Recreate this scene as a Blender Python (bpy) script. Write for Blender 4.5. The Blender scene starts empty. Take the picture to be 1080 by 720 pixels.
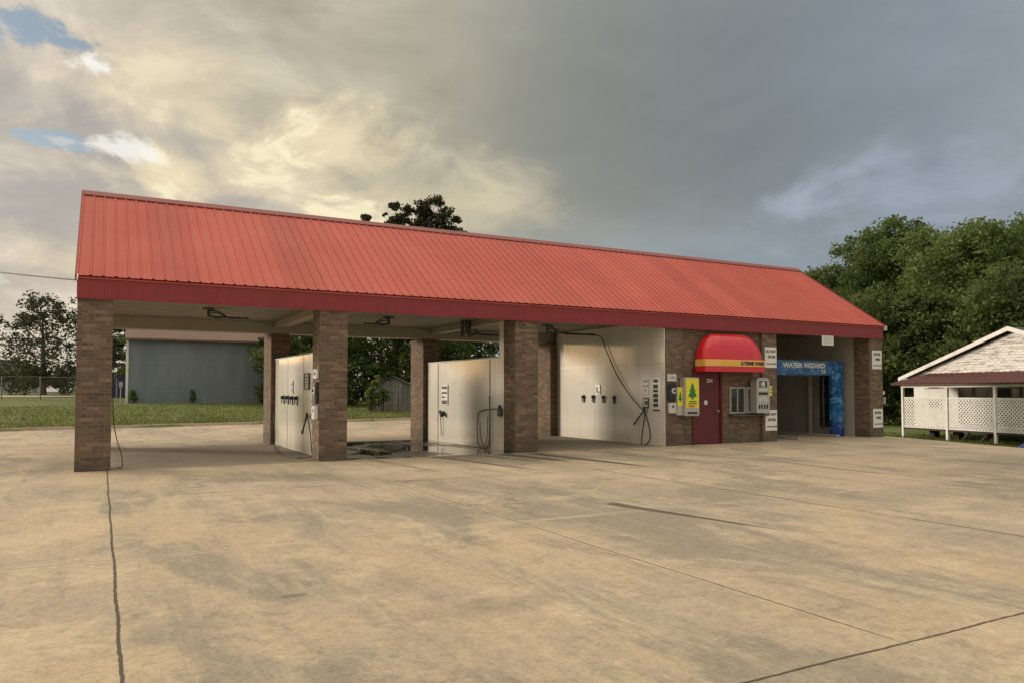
import bpy, bmesh, math, random
import numpy as np
from mathutils import Vector, Matrix

random.seed(7)
scene = bpy.context.scene
COL = scene.collection
R = math.radians

# ------------------------------------------------------------------ helpers
def lin(r, g, b):
    def f(c):
        c /= 255.0
        return c / 12.92 if c <= 0.04045 else ((c + 0.055) / 1.055) ** 2.4
    return (f(r), f(g), f(b), 1.0)

def tag(o, label=None, cat=None, group=None, kind=None):
    if label: o['label'] = label
    if cat: o['category'] = cat
    if group: o['group'] = group
    if kind: o['kind'] = kind
    return o

def thing(name, label, cat, loc=(0, 0, 0), rotz=0.0, group=None):
    o = bpy.data.objects.new(name, None)
    COL.objects.link(o)
    o.empty_display_size = 0.2
    o.location = loc
    o.rotation_euler = (0, 0, rotz)
    return tag(o, label, cat, group)

def copy_tree(o, parent=None):
    c = o.copy()
    COL.objects.link(c)
    if parent is not None:
        c.parent = parent
    for ch in list(o.children):
        copy_tree(ch, c)
    return c

def catmull(pts, n=8):
    P = [Vector(p) for p in pts]
    out = []
    for i in range(len(P) - 1):
        p0 = P[max(i - 1, 0)]; p1 = P[i]; p2 = P[i + 1]; p3 = P[min(i + 2, len(P) - 1)]
        for k in range(n):
            t = k / n
            out.append(0.5 * ((2 * p1) + (-p0 + p2) * t + (2 * p0 - 5 * p1 + 4 * p2 - p3) * t * t
                              + (-p0 + 3 * p1 - 3 * p2 + p3) * t ** 3))
    out.append(P[-1])
    return out

class MB:
    """collects shapes; build() links them as ONE mesh object"""
    def __init__(self):
        self.v = []; self.f = []; self.smooth = []

    def add(self, verts, faces, smooth=False):
        b = len(self.v)
        self.v += [tuple(p) for p in verts]
        self.f += [tuple(i + b for i in f) for f in faces]
        self.smooth += [smooth] * len(faces)
        return self

    def box(self, x0, x1, y0, y1, z0, z1, bev=0.0):
        if bev > 0:
            bm = bmesh.new()
            bmesh.ops.create_cube(bm, size=1.0)
            for v in bm.verts:
                v.co = Vector(((x0 + x1) / 2 + v.co.x * (x1 - x0), (y0 + y1) / 2 + v.co.y * (y1 - y0),
                               (z0 + z1) / 2 + v.co.z * (z1 - z0)))
            bmesh.ops.bevel(bm, geom=bm.edges[:], offset=bev, segments=2, affect='EDGES')
            bm.verts.ensure_lookup_table()
            for i, v in enumerate(bm.verts): v.index = i
            self.add([v.co[:] for v in bm.verts], [[v.index for v in f.verts] for f in bm.faces])
            bm.free()
            return self
        vs = [(x, y, z) for x in (x0, x1) for y in (y0, y1) for z in (z0, z1)]
        fs = [(0, 1, 3, 2), (4, 6, 7, 5), (0, 4, 5, 1), (2, 3, 7, 6), (0, 2, 6, 4), (1, 5, 7, 3)]
        return self.add(vs, fs)

    def tube(self, pts, r, seg=8, cap=True, smooth=True):
        P = [Vector(p) for p in pts]
        n = len(P)
        rr = r if isinstance(r, (list, tuple)) else [r] * n
        vs = []; fs = []
        up = None
        for i in range(n):
            t = (P[min(i + 1, n - 1)] - P[max(i - 1, 0)])
            if t.length < 1e-9: t = Vector((0, 0, 1))
            t.normalize()
            if up is None:
                up = Vector((0, 0, 1)) if abs(t.z) < 0.9 else Vector((1, 0, 0))
            a = t.cross(up)
            if a.length < 1e-4:
                a = t.cross(Vector((1, 0, 0)))
            a.normalize()
            b = a.cross(t).normalized()
            up = b
            for k in range(seg):
                an = 2 * math.pi * k / seg
                vs.append(P[i] + (a * math.cos(an) + b * math.sin(an)) * rr[i])
        for i in range(n - 1):
            for k in range(seg):
                k2 = (k + 1) % seg
                fs.append((i * seg + k, i * seg + k2, (i + 1) * seg + k2, (i + 1) * seg + k))
        self.add(vs, fs, smooth)
        if cap:
            self.add(vs[:seg], [tuple(range(seg))]); self.add(vs[-seg:], [tuple(reversed(range(seg)))])
        return self

    def bar(self, p, q, w, h):
        p = Vector(p); q = Vector(q)
        t = (q - p).normalized()
        up = Vector((0, 0, 1)) if abs(t.z) < 0.95 else Vector((0, 1, 0))
        a = t.cross(up).normalized(); b = a.cross(t).normalized()
        vs = []
        for c in (p, q):
            for s, u in ((-1, -1), (1, -1), (1, 1), (-1, 1)):
                vs.append(c + a * (s * w / 2) + b * (u * h / 2))
        return self.add(vs, [(0, 1, 2, 3), (4, 7, 6, 5), (0, 4, 5, 1), (1, 5, 6, 2), (2, 6, 7, 3), (3, 7, 4, 0)])

    def prism(self, outline, y0, y1):
        """outline in (x, z) extruded along y"""
        n = len(outline)
        vs = [(x, y0, z) for x, z in outline] + [(x, y1, z) for x, z in outline]
        fs = [tuple(range(n)), tuple(range(2 * n - 1, n - 1, -1))]
        fs += [(i, i + n, (i + 1) % n + n, (i + 1) % n) for i in range(n)]
        return self.add(vs, fs)

    def prism_xy(self, outline, z0, z1):
        n = len(outline)
        vs = [(x, y, z1) for x, y in outline] + [(x, y, z0) for x, y in outline]
        fs = [tuple(range(n)), tuple(range(2 * n - 1, n - 1, -1))]
        fs += [(i, i + n, (i + 1) % n + n, (i + 1) % n) for i in range(n)]
        return self.add(vs, fs)

    def prism_yz(self, outline, x0, x1):
        n = len(outline)
        vs = [(x0, y, z) for y, z in outline] + [(x1, y, z) for y, z in outline]
        fs = [tuple(range(n)), tuple(range(2 * n - 1, n - 1, -1))]
        fs += [(i, i + n, (i + 1) % n + n, (i + 1) % n) for i in range(n)]
        return self.add(vs, fs)

    def disc(self, c, axis, r, h, seg=16):
        c = Vector(c); a = Vector(axis).normalized()
        return self.tube([c, c + a * h], r, seg, True, False)

    def build(self, name, mat, parent=None, world=False, origin=None, fixn=True):
        """local coordinates when parented (world=True: given in world coordinates)"""
        inv = None
        if parent is not None and world:
            o = parent; chain = Matrix.Identity(4)
            while o is not None:
                chain = (Matrix.Translation(o.location) @ o.rotation_euler.to_matrix().to_4x4()) @ chain
                o = o.parent
            inv = chain.inverted()
        vs = [Vector(p) for p in self.v]
        if inv is not None:
            vs = [inv @ p for p in vs]
        loc = Vector((0, 0, 0))
        if parent is None:
            if origin is not None:
                loc = Vector(origin)
            else:
                lo = [min(p[i] for p in vs) for i in range(3)]; hi = [max(p[i] for p in vs) for i in range(3)]
                loc = Vector(((lo[0] + hi[0]) / 2, (lo[1] + hi[1]) / 2, lo[2]))
            vs = [p - loc for p in vs]
        me = bpy.data.meshes.new(name)
        me.from_pydata([p[:] for p in vs], [], self.f)
        me.update()
        if fixn:
            bm = bmesh.new(); bm.from_mesh(me)
            bmesh.ops.recalc_face_normals(bm, faces=bm.faces[:])
            bm.to_mesh(me); bm.free()
        me.polygons.foreach_set('use_smooth', self.smooth)
        # box-mapped UVs in metres
        uv = me.uv_layers.new(name='UVMap')
        for p in me.polygons:
            n = p.normal
            ax, ay, az = abs(n.x), abs(n.y), abs(n.z)
            for li in p.loop_indices:
                c = me.vertices[me.loops[li].vertex_index].co + loc
                if az > ax and az > ay: uv.data[li].uv = (c.x, c.y)
                elif ax > ay: uv.data[li].uv = (c.y + 0.11, c.z)
                else: uv.data[li].uv = (c.x, c.z)
        if mat: me.materials.append(mat)
        ob = bpy.data.objects.new(name, me)
        COL.objects.link(ob)
        ob.location = loc
        if parent is not None: ob.parent = parent
        return ob

def text_mesh(mb, body, x, y, z, size, depth=0.004, align='CENTER', sx=1.0, bold=0.0):
    """adds raised letters standing in the x-z plane, facing -y"""
    cu = bpy.data.curves.new('letters', 'FONT')
    cu.body = body; cu.size = size; cu.extrude = depth / 2; cu.align_x = align; cu.align_y = 'CENTER'
    cu.offset = bold; cu.resolution_u = 3
    ob = bpy.data.objects.new('letters', cu)
    COL.objects.link(ob)
    dg = bpy.context.evaluated_depsgraph_get()
    dg.update()
    me = bpy.data.meshes.new_from_object(ob.evaluated_get(dg))
    vs = [(x + v.co.x * sx, y - v.co.z, z + v.co.y) for v in me.vertices]
    fs = [tuple(p.vertices) for p in me.polygons]
    mb.add(vs, fs)
    bpy.data.objects.remove(ob); bpy.data.curves.remove(cu); bpy.data.meshes.remove(me)

# ------------------------------------------------------------------ materials
class NT:
    def __init__(self, tree):
        self.t = tree; self.n = tree.nodes; self.l = tree.links
    def node(self, typ, **kw):
        n = self.n.new(typ)
        for k, v in kw.items():
            if k in n.inputs.keys() and not hasattr(n, k): n.inputs[k].default_value = v
            else: setattr(n, k, v)
        return n
    def link(self, a, b): self.l.new(a, b)
    def setin(self, sock, v):
        if isinstance(v, bpy.types.NodeSocket): self.l.new(v, sock)
        else: sock.default_value = v
    def math(self, op, a, b=0.0, c=None, clamp=False):
        n = self.n.new('ShaderNodeMath'); n.operation = op; n.use_clamp = clamp
        self.setin(n.inputs[0], a); self.setin(n.inputs[1], b)
        if c is not None: self.setin(n.inputs[2], c)
        return n.outputs[0]
    def mix(self, fac, a, b, blend='MIX'):
        n = self.n.new('ShaderNodeMix'); n.data_type = 'RGBA'; n.blend_type = blend
        self.setin(n.inputs[0], fac); self.setin(n.inputs[6], a); self.setin(n.inputs[7], b)
        return n.outputs[2]
    def ramp(self, fac, stops, interp='LINEAR'):
        n = self.n.new('ShaderNodeValToRGB'); n.color_ramp.interpolation = interp
        e = n.color_ramp.elements
        while len(e) > 1: e.remove(e[-1])
        for i, (p, c) in enumerate(stops):
            el = e[0] if i == 0 else e.new(p)
            el.position = p
            if not isinstance(c, (tuple, list)): c = (c, c, c, 1)
            el.color = c
        self.setin(n.inputs[0], fac)
        return n.outputs[0]
    def smooth(self, v, a, b, lo=0.0, hi=1.0):
        n = self.n.new('ShaderNodeMapRange'); n.interpolation_type = 'SMOOTHSTEP'
        self.setin(n.inputs[0], v)
        for i, x in enumerate((a, b, lo, hi)): self.setin(n.inputs[i + 1], x)
        return n.outputs[0]
    def noise(self, vec, scale, detail=4, rough=0.55, dist=0.0, color=False):
        n = self.n.new('ShaderNodeTexNoise')
        if vec is not None: self.l.new(vec, n.inputs['Vector'])
        n.inputs['Scale'].default_value = scale; n.inputs['Detail'].default_value = detail
        n.inputs['Roughness'].default_value = rough; n.inputs['Distortion'].default_value = dist
        return n.outputs['Color'] if color else n.outputs[0]
    def mapping(self, vec, scale=(1, 1, 1), loc=(0, 0, 0), rot=(0, 0, 0)):
        n = self.n.new('ShaderNodeMapping')
        self.l.new(vec, n.inputs[0])
        n.inputs['Scale'].default_value = scale; n.inputs['Location'].default_value = loc; n.inputs['Rotation'].default_value = rot
        return n.outputs[0]
    def bump(self, h, strength=0.3, dist=0.02):
        n = self.n.new('ShaderNodeBump')
        n.inputs['Strength'].default_value = strength; n.inputs['Distance'].default_value = dist
        self.l.new(h, n.inputs['Height'])
        return n.outputs[0]

def mat_new(name):
    m = bpy.data.materials.new(name); m.use_nodes = True
    t = NT(m.node_tree)
    p = m.node_tree.nodes['Principled BSDF']
    return m, t, p

def objco(t): return t.node('ShaderNodeTexCoord').outputs['Object']
def uvco(t): return t.node('ShaderNodeTexCoord').outputs['UV']
def worldco(t): return t.node('ShaderNodeNewGeometry').outputs['Position']

def plain(name, col, rough=0.5, metal=0.0, var=0.12, scale=6.0, spec=0.5, dirt=0.0, dirtcol=(0.05, 0.045, 0.035, 1)):
    """painted or bare surface with mild uneven tone and worn gloss"""
    m, t, p = mat_new(name)
    co = objco(t)
    n1 = t.noise(co, scale, 5, 0.6)
    dark = tuple(c * (1 - var) for c in col[:3]) + (1,)
    lite = tuple(min(1, c * (1 + var)) for c in col[:3]) + (1,)
    c = t.ramp(n1, [(0.3, dark), (0.7, lite)])
    if dirt > 0:
        n2 = t.noise(co, scale * 0.45, 6, 0.65)
        c = t.mix(t.smooth(n2, 0.52, 0.72, 0, dirt), c, dirtcol)
    t.link(c, p.inputs['Base Color'])
    t.link(t.math('MULTIPLY_ADD', n1, 0.25, rough - 0.12, clamp=True), p.inputs['Roughness'])
    p.inputs['Metallic'].default_value = metal
    p.inputs['Specular IOR Level'].default_value = spec
    return m

def make_brick():
    m, t, p = mat_new('brown_brick')
    uv = uvco(t)
    wob = t.noise(uv, 9, 2, 0.5, color=True)
    va = t.node('ShaderNodeVectorMath', operation='MULTIPLY_ADD')
    t.link(wob, va.inputs[0]); va.inputs[1].default_value = (0.008, 0.008, 0); t.link(uv, va.inputs[2])
    b = t.node('ShaderNodeTexBrick')
    t.link(va.outputs[0], b.inputs['Vector'])
    b.offset = 0.5; b.squash = 1.0
    b.inputs['Color1'].default_value = lin(124, 101, 82)
    b.inputs['Color2'].default_value = lin(92, 77, 65)
    b.inputs['Mortar'].default_value = lin(128, 116, 100)
    b.inputs['Scale'].default_value = 1.0
    b.inputs['Mortar Size'].default_value = 0.007
    b.inputs['Mortar Smooth'].default_value = 0.2
    b.inputs['Bias'].default_value = -0.1
    b.inputs['Brick Width'].default_value = 0.213
    b.inputs['Row Height'].default_value = 0.072
    # single odd bricks: pale and dark, chosen per brick
    su = t.node('ShaderNodeSeparateXYZ'); t.link(va.outputs[0], su.inputs[0])
    row = t.math('FLOOR', t.math('DIVIDE', su.outputs[1], 0.072))
    odd = t.math('MULTIPLY', t.math('ABSOLUTE', t.math('MODULO', row, 2.0)), 0.5)
    colm = t.math('FLOOR', t.math('ADD', t.math('DIVIDE', su.outputs[0], 0.213), odd))
    cc = t.node('ShaderNodeCombineXYZ'); t.link(colm, cc.inputs[0]); t.link(row, cc.inputs[1])
    wn = t.node('ShaderNodeTexWhiteNoise', noise_dimensions='2D'); t.link(cc.outputs[0], wn.inputs['Vector'])
    sep = t.node('ShaderNodeSeparateColor'); t.link(wn.outputs['Color'], sep.inputs[0])
    notm = t.math('SUBTRACT', 1.0, b.outputs['Fac'])
    pale = t.math('MULTIPLY', t.math('GREATER_THAN', sep.outputs[0], 0.84), notm)
    dark = t.math('MULTIPLY', t.math('LESS_THAN', sep.outputs[0], 0.16), notm)
    c = t.mix(t.math('MULTIPLY', pale, 0.4), b.outputs['Color'], lin(168, 142, 118))
    c = t.mix(t.math('MULTIPLY', dark, 0.4), c, lin(62, 50, 46))
    n = t.noise(uv, 1.7, 6, 0.65)
    c = t.mix(t.smooth(n, 0.4, 0.75, 0.0, 0.45), c, lin(122, 112, 98))
    wz = t.node('ShaderNodeSeparateXYZ'); t.link(worldco(t), wz.inputs[0])
    spl = t.math('ADD', wz.outputs[2], t.math('MULTIPLY_ADD', t.noise(worldco(t), 2.2, 6, 0.7), 1.4, -0.7))
    c = t.mix(t.smooth(spl, 0.55, 0.0, 0, 0.55), c, (0.075, 0.066, 0.056, 1))
    blm = t.noise(t.mapping(worldco(t), (1, 1, 0.5), (2, 5, 1)), 1.9, 6, 0.7)
    c = t.mix(t.smooth(blm, 0.58, 0.7, 0, 0.5), c, lin(150, 140, 124))
    n2 = t.noise(uv, 60, 3, 0.6)
    c = t.mix(0.35, c, t.ramp(n2, [(0.3, 0.55), (0.7, 1.0)]), 'MULTIPLY')
    t.link(c, p.inputs['Base Color'])
    p.inputs['Roughness'].default_value = 0.9
    h = t.math('ADD', t.math('MULTIPLY', b.outputs['Fac'], -1.0), t.math('MULTIPLY', n2, 0.35))
    t.link(t.bump(h, 0.7, 0.008), p.inputs['Normal'])
    return m

def make_roof():
    m, t, p = mat_new('red_roof_metal')
    co = worldco(t)
    n = t.noise(t.mapping(co, (0.5, 0.5, 0.5)), 1.2, 5, 0.6)
    st = t.noise(t.mapping(co, (6.0, 0.35, 0.35)), 1.0, 4, 0.6)
    c = t.ramp(n, [(0.3, (0.50, 0.095, 0.075, 1)), (0.7, (0.57, 0.13, 0.10, 1))])
    c = t.mix(t.smooth(st, 0.5, 0.75, 0, 0.35), c, (0.50, 0.17, 0.14, 1))
    sx = t.node('ShaderNodeSeparateXYZ'); t.link(co, sx.inputs[0])
    pan = t.math('FLOOR', t.math('DIVIDE', sx.outputs[0], 0.9144))
    wn = t.node('ShaderNodeTexWhiteNoise', noise_dimensions='1D'); t.link(pan, wn.inputs['W'])
    c = t.mix(1.0, c, t.ramp(wn.outputs['Value'], [(0.0, 0.90), (1.0, 1.06)]), 'MULTIPLY')
    grime = t.noise(t.mapping(co, (9, 0.5, 0.5)), 1.0, 5, 0.7)
    c = t.mix(t.smooth(grime, 0.55, 0.75, 0, 0.3), c, (0.30, 0.10, 0.085, 1))
    # screw heads along the purlins
    fx = t.math('ABSOLUTE', t.math('SUBTRACT', t.math('FRACT', t.math('DIVIDE', t.math('ADD', sx.outputs[0], 0.48), 0.2286)), 0.28))
    fy = t.math('ABSOLUTE', t.math('SUBTRACT', t.math('FRACT', t.math('DIVIDE', sx.outputs[1], 0.62)), 0.5))
    scr = t.math('MULTIPLY', t.math('LESS_THAN', fx, 0.05), t.math('LESS_THAN', fy, 0.018))
    c = t.mix(t.math('MULTIPLY', scr, 0.6), c, (0.2, 0.07, 0.06, 1))
    t.link(c, p.inputs['Base Color'])
    t.link(t.math('MULTIPLY_ADD', st, 0.25, 0.42), p.inputs['Roughness'])
    p.inputs['Specular IOR Level'].default_value = 0.3
    t.link(t.bump(t.noise(t.mapping(co, (1.5, 0.8, 0.8)), 1.3, 3, 0.5), 0.12, 0.03), p.inputs['Normal'])
    return m

def make_concrete():
    m, t, p = mat_new('concrete_slab')
    co = worldco(t)
    sx = t.node('ShaderNodeSeparateXYZ'); t.link(co, sx.inputs[0])
    X, Y = sx.outputs[0], sx.outputs[1]
    big = t.noise(co, 0.16, 5, 0.6)
    mid = t.noise(t.mapping(co, (0.9, 0.55, 1)), 0.9, 7, 0.68, 0.4)
    fine = t.noise(co, 9.0, 7, 0.75)
    grain = t.noise(co, 120.0, 3, 0.7)
    c = t.ramp(big, [(0.35, (0.42, 0.35, 0.265, 1)), (0.5, (0.50, 0.405, 0.29, 1)), (0.65, (0.55, 0.435, 0.295, 1))])
    # grey worn clouds
    c = t.mix(t.smooth(mid, 0.47, 0.66, 0, 0.5), c, (0.32, 0.275, 0.22, 1))
    mid2 = t.noise(t.mapping(co, (0.5, 0.5, 1), (13, 4, 0)), 1.6, 8, 0.7, 0.2)
    c = t.mix(t.smooth(mid2, 0.5, 0.60, 0, 0.6), c, (0.64, 0.53, 0.37, 1))
    wear = t.noise(t.mapping(co, (0.75, 0.4, 1), (21, 3, 0), (0, 0, R(8))), 0.62, 9, 0.72, 0.5)
    c = t.mix(t.smooth(wear, 0.49, 0.58, 0, 0.72), c, (0.27, 0.245, 0.195, 1))
    warm = t.noise(t.mapping(co, (0.6, 0.5, 1), (2, 31, 0)), 0.5, 7, 0.68, 0.4)
    c = t.mix(t.smooth(warm, 0.5, 0.62, 0, 0.5), c, (0.58, 0.46, 0.30, 1))
    smg = t.math('MULTIPLY', t.smooth(t.noise(t.mapping(co, (1, 1, 1), (8, 8, 3)), 0.42, 4, 0.55), 0.56, 0.68), t.smooth(t.noise(co, 5.5, 7, 0.75), 0.45, 0.62))
    c = t.mix(t.math('MULTIPLY', smg, 0.7), c, (0.17, 0.145, 0.11, 1))
    # broom and traffic streaks running out of the bays
    stk = t.noise(t.mapping(co, (2.6, 0.22, 1), (0, 0, 0), (0, 0, R(14))), 1.0, 7, 0.68, 0.3)
    c = t.mix(t.smooth(stk, 0.50, 0.66, 0, 0.45), c, (0.60, 0.50, 0.35, 1))
    c = t.mix(t.smooth(stk, 0.46, 0.34, 0, 0.4), c, (0.27, 0.235, 0.19, 1))
    fine2 = t.noise(co, 26.0, 6, 0.78)
    peb = t.noise(co, 300.0, 2, 0.6)
    c = t.mix(0.55, c, t.ramp(fine, [(0.32, 0.6), (0.5, 0.97), (0.68, 1.2)]), 'MULTIPLY')
    c = t.mix(0.6, c, t.ramp(fine2, [(0.33, 0.55), (0.48, 0.97), (0.66, 1.22)]), 'MULTIPLY')
    c = t.mix(0.5, c, t.ramp(grain, [(0.3, 0.55), (0.5, 1.0), (0.7, 1.2)]), 'MULTIPLY')
    c = t.mix(0.35, c, t.ramp(peb, [(0.35, 0.55), (0.6, 1.15)]), 'MULTIPLY')
    # hairline cracks
    wv = t.node('ShaderNodeVectorMath', operation='MULTIPLY_ADD'); t.link(t.noise(co, 1.1, 5, 0.65, 0.0, True), wv.inputs[0]); wv.inputs[1].default_value = (1.4, 1.4, 0); t.link(co, wv.inputs[2])
    vr = t.node('ShaderNodeTexVoronoi', feature='DISTANCE_TO_EDGE'); vr.inputs['Scale'].default_value = 0.22; t.link(wv.outputs[0], vr.inputs['Vector'])
    crk = t.math('MULTIPLY', t.smooth(vr.outputs['Distance'], 0.0022, 0.0006), t.smooth(t.noise(co, 0.33, 3, 0.5), 0.5, 0.6))
    c = t.mix(t.math('MULTIPLY', crk, 0.5), c, (0.13, 0.105, 0.08, 1))
    # oil spots
    sp = t.noise(t.mapping(co, (1, 1, 1), (5, 9, 0)), 0.75, 3, 0.5)
    sp2 = t.noise(co, 3.2, 6, 0.7)
    spot = t.math('MULTIPLY', t.smooth(sp, 0.6, 0.75), t.smooth(sp2, 0.42, 0.62))
    c = t.mix(t.math('MULTIPLY', spot, 0.55), c, (0.15, 0.125, 0.095, 1))
    # one worn dark patch out front and small flecks
    def blob(cx, cy, rx, ry, soft=0.6):
        dx = t.math('DIVIDE', t.math('SUBTRACT', X, cx), rx); dy = t.math('DIVIDE', t.math('SUBTRACT', Y, cy), ry)
        d = t.math('SQRT', t.math('ADD', t.math('MULTIPLY', dx, dx), t.math('MULTIPLY', dy, dy)))
        d = t.math('ADD', d, t.math('MULTIPLY_ADD', sp2, 1.6, -0.8))
        return t.smooth(d, 1.0, 1.0 - soft, 0, 1)
    c = t.mix(t.math('MULTIPLY', blob(2.55, 5.1, 0.9, 0.35, 0.9), 0.4), c, (0.17, 0.14, 0.105, 1))
    c = t.mix(t.math('MULTIPLY', blob(1.35, 6.1, 0.12, 0.06, 0.4), 0.6), c, (0.12, 0.1, 0.075, 1))
    c = t.mix(t.math('MULTIPLY', blob(15.5, 9.0, 2.6, 1.1, 0.9), 0.35), c, (0.2, 0.165, 0.125, 1))
    c = t.mix(t.math('MULTIPLY', blob(20.0, 14.2, 3.0, 1.2, 0.9), 0.3), c, (0.22, 0.185, 0.14, 1))
    # joints and streaks
    wob = t.math('MULTIPLY_ADD', t.noise(co, 0.7, 2, 0.5), 0.05, -0.025)
    wob2 = t.math('MULTIPLY_ADD', t.noise(co, 11, 5, 0.7), 0.03, -0.015)
    w = t.math('ADD', wob, wob2)
    brk = t.noise(co, 0.8, 4, 0.6)
    def line(coord, pos, width, lo, hi, col, amt, other, brklo=0.0, soft=0.5):
        d = t.math('ABSOLUTE', t.math('SUBTRACT', t.math('ADD', coord, w), pos))
        f = t.smooth(d, width, width * soft, 0, amt)
        if lo is not None: f = t.math('MULTIPLY', f, t.math('MULTIPLY', t.smooth(other, lo, lo + 0.4), t.smooth(other, hi, hi - 0.8)))
        if brklo: f = t.math('MULTIPLY', f, t.smooth(brk, brklo, brklo + 0.15))
        return f
    DK = (0.045, 0.036, 0.027, 1); PL = (0.6, 0.5, 0.36, 1)
    grooves = []
    for (coord, pos, wd, lo, hi, amt, oth, bl) in (
            (X, 0.13, 0.016, None, None, 0.9, Y, 0), (Y, 3.1, 0.015, 1.0, 24, 0.9, X, 0),
            (X, 4.53, 0.014, 2.9, 12.5, 0.8, Y, 0.30), (Y, 8.2, 0.018, -6, 22, 0.65, X, 0.36),
            (X, 9.0, 0.026, 3.1, 13.5, 0.85, Y, 0.32), (X, 13.45, 0.04, 3.1, 15.5, 0.8, Y, 0.34), (X, 17.9, 0.045, 3.1, 17, 0.65, Y, 0.36),
            (Y, 12.9, 0.045, -12, 24, 0.55, X, 0.40), (X, -4.4, 0.024, None, None, 0.6, Y, 0.3), (Y, 29.5, 0.03, -30, 26, 0.5, X, 0.0)):
        grooves.append(line(coord, pos, wd, lo, hi, DK, amt, oth, bl))
    pale = line(Y, 8.2, 0.10, -6, 16, PL, 0.55, X, 0.0, 0.1)
    c = t.mix(pale, c, PL)
    pale2 = line(X, 4.53, 0.07, 3, 12, PL, 0.35, Y, 0.3, 0.1)
    c = t.mix(pale2, c, PL)
    g = grooves[0]
    for q in grooves[1:]: g = t.math('MAXIMUM', g, q)
    c = t.mix(g, c, DK)
    def seg(x0, y0, x1, y1, w0, w1, amt):
        L = math.hypot(x1 - x0, y1 - y0); ux, uy = (x1 - x0) / L, (y1 - y0) / L
        dx = t.math('SUBTRACT', X, x0); dy = t.math('SUBTRACT', Y, y0)
        s = t.math('DIVIDE', t.math('ADD', t.math('MULTIPLY', dx, ux), t.math('MULTIPLY', dy, uy)), L)
        q = t.math('ABSOLUTE', t.math('ADD', t.math('SUBTRACT', t.math('MULTIPLY', dy, ux), t.math('MULTIPLY', dx, uy)), t.math('MULTIPLY', w, 0.8)))
        wd = t.math('MULTIPLY_ADD', s, w1 - w0, w0)
        f = t.math('MULTIPLY', t.smooth(t.math('DIVIDE', q, wd), 1.0, 0.4), t.math('MULTIPLY', t.smooth(s, -0.01, 0.04), t.smooth(s, 1.02, 0.7)))
        return t.math('MULTIPLY', f, amt)
    for sargs in ((6.42, 9.0, 6.98, 6.0, 0.17, 0.03, 0.9), (9.05, 17.3, 9.5, 14.4, 0.42, 0.16, 0.95), (9.85, 17.1, 10.4, 12.2, 0.34, 0.08, 0.95), (8.3, 17.4, 9.0, 14.6, 0.34, 0.12, 0.6),
                  (9.3, 15.8, 10.1, 14.9, 0.4, 0.2, 0.6), (7.2, 17.4, 8.0, 12.8, 0.26, 0.06, 0.7), (13.9, 13.6, 13.3, 9.4, 0.14, 0.05, 0.5), (5.6, 17.4, 6.0, 13.6, 0.22, 0.08, 0.35), (11.5, 17.3, 12.4, 11.0, 0.3, 0.1, 0.3), (12.9, 17.3, 13.9, 10.4, 0.3, 0.1, 0.3)):
        c = t.mix(seg(*sargs), c, (0.085, 0.068, 0.05, 1))
    # wash bays: floor grime plus canopy shade painted into the tint, the middle bay still wet
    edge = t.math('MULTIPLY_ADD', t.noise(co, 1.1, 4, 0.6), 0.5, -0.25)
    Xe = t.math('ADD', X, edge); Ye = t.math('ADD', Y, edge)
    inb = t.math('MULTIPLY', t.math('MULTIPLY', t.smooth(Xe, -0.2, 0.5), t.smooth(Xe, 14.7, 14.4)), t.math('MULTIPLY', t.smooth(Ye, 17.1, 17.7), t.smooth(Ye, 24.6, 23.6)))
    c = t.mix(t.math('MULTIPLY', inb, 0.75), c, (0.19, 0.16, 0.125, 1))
    wet = t.math('MULTIPLY', t.math('MULTIPLY', t.smooth(X, 4.9, 5.15), t.smooth(X, 9.7, 9.5)), t.math('MULTIPLY', t.smooth(Ye, 17.45, 17.52), t.smooth(Ye, 24.0, 23.5)))
    patch = t.noise(t.mapping(co, (1.0, 0.55, 1), (3, 1, 0), (0, 0, 0.5)), 0.75, 4, 0.55, 0.6)
    film = t.math('MULTIPLY', wet, t.smooth(patch, 0.41, 0.50))
    drip = t.math('MULTIPLY', t.math('MULTIPLY', t.smooth(Xe, 6.4, 7.2), t.smooth(Xe, 10.8, 10.0)), t.math('MULTIPLY', t.smooth(Ye, 14.6, 17.4), t.smooth(Ye, 17.6, 17.4)))
    c = t.mix(t.math('MULTIPLY', drip, t.smooth(patch, 0.42, 0.56, 0, 0.5)), c, (0.11, 0.09, 0.07, 1))
    c = t.mix(t.math('MULTIPLY', wet, 0.75), c, (0.085, 0.075, 0.06, 1))
    c = t.mix(film, c, (0.042, 0.04, 0.036, 1))
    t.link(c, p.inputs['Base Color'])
    r = t.math('MULTIPLY_ADD', fine, 0.2, 0.68)
    r = t.math('MULTIPLY_ADD', wet, -0.4, r)
    r = t.math('MULTIPLY', r, t.math('MULTIPLY_ADD', film, -0.90, 1.0), clamp=True)
    t.link(r, p.inputs['Roughness'])
    h = t.math('ADD', t.math('MULTIPLY', fine, 0.5), t.math('MULTIPLY', grain, 0.3))
    h = t.math('SUBTRACT', h, t.math('MULTIPLY', g, 1.5))
    h = t.math('MULTIPLY', h, t.math('SUBTRACT', 1.0, film))
    t.link(t.bump(h, 0.35, 0.012), p.inputs['Normal'])
    return m

def make_grass_ground():
    m, t, p = mat_new('grass_ground')
    co = worldco(t)
    a = t.noise(t.mapping(co, (0.5, 1, 1)), 0.35, 6, 0.65)
    b = t.noise(co, 3.0, 6, 0.75)
    c = t.ramp(a, [(0.3, (0.075, 0.115, 0.022, 1)), (0.5, (0.11, 0.15, 0.03, 1)), (0.68, (0.20, 0.19, 0.07, 1))])
    c = t.mix(0.7, c, t.ramp(b, [(0.25, 0.4), (0.7, 1.25)]), 'MULTIPLY')
    t.link(c, p.inputs['Base Color'])
    p.inputs['Roughness'].default_value = 0.95
    t.link(t.bump(b, 0.8, 0.1), p.inputs['Normal'])
    return m

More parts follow.
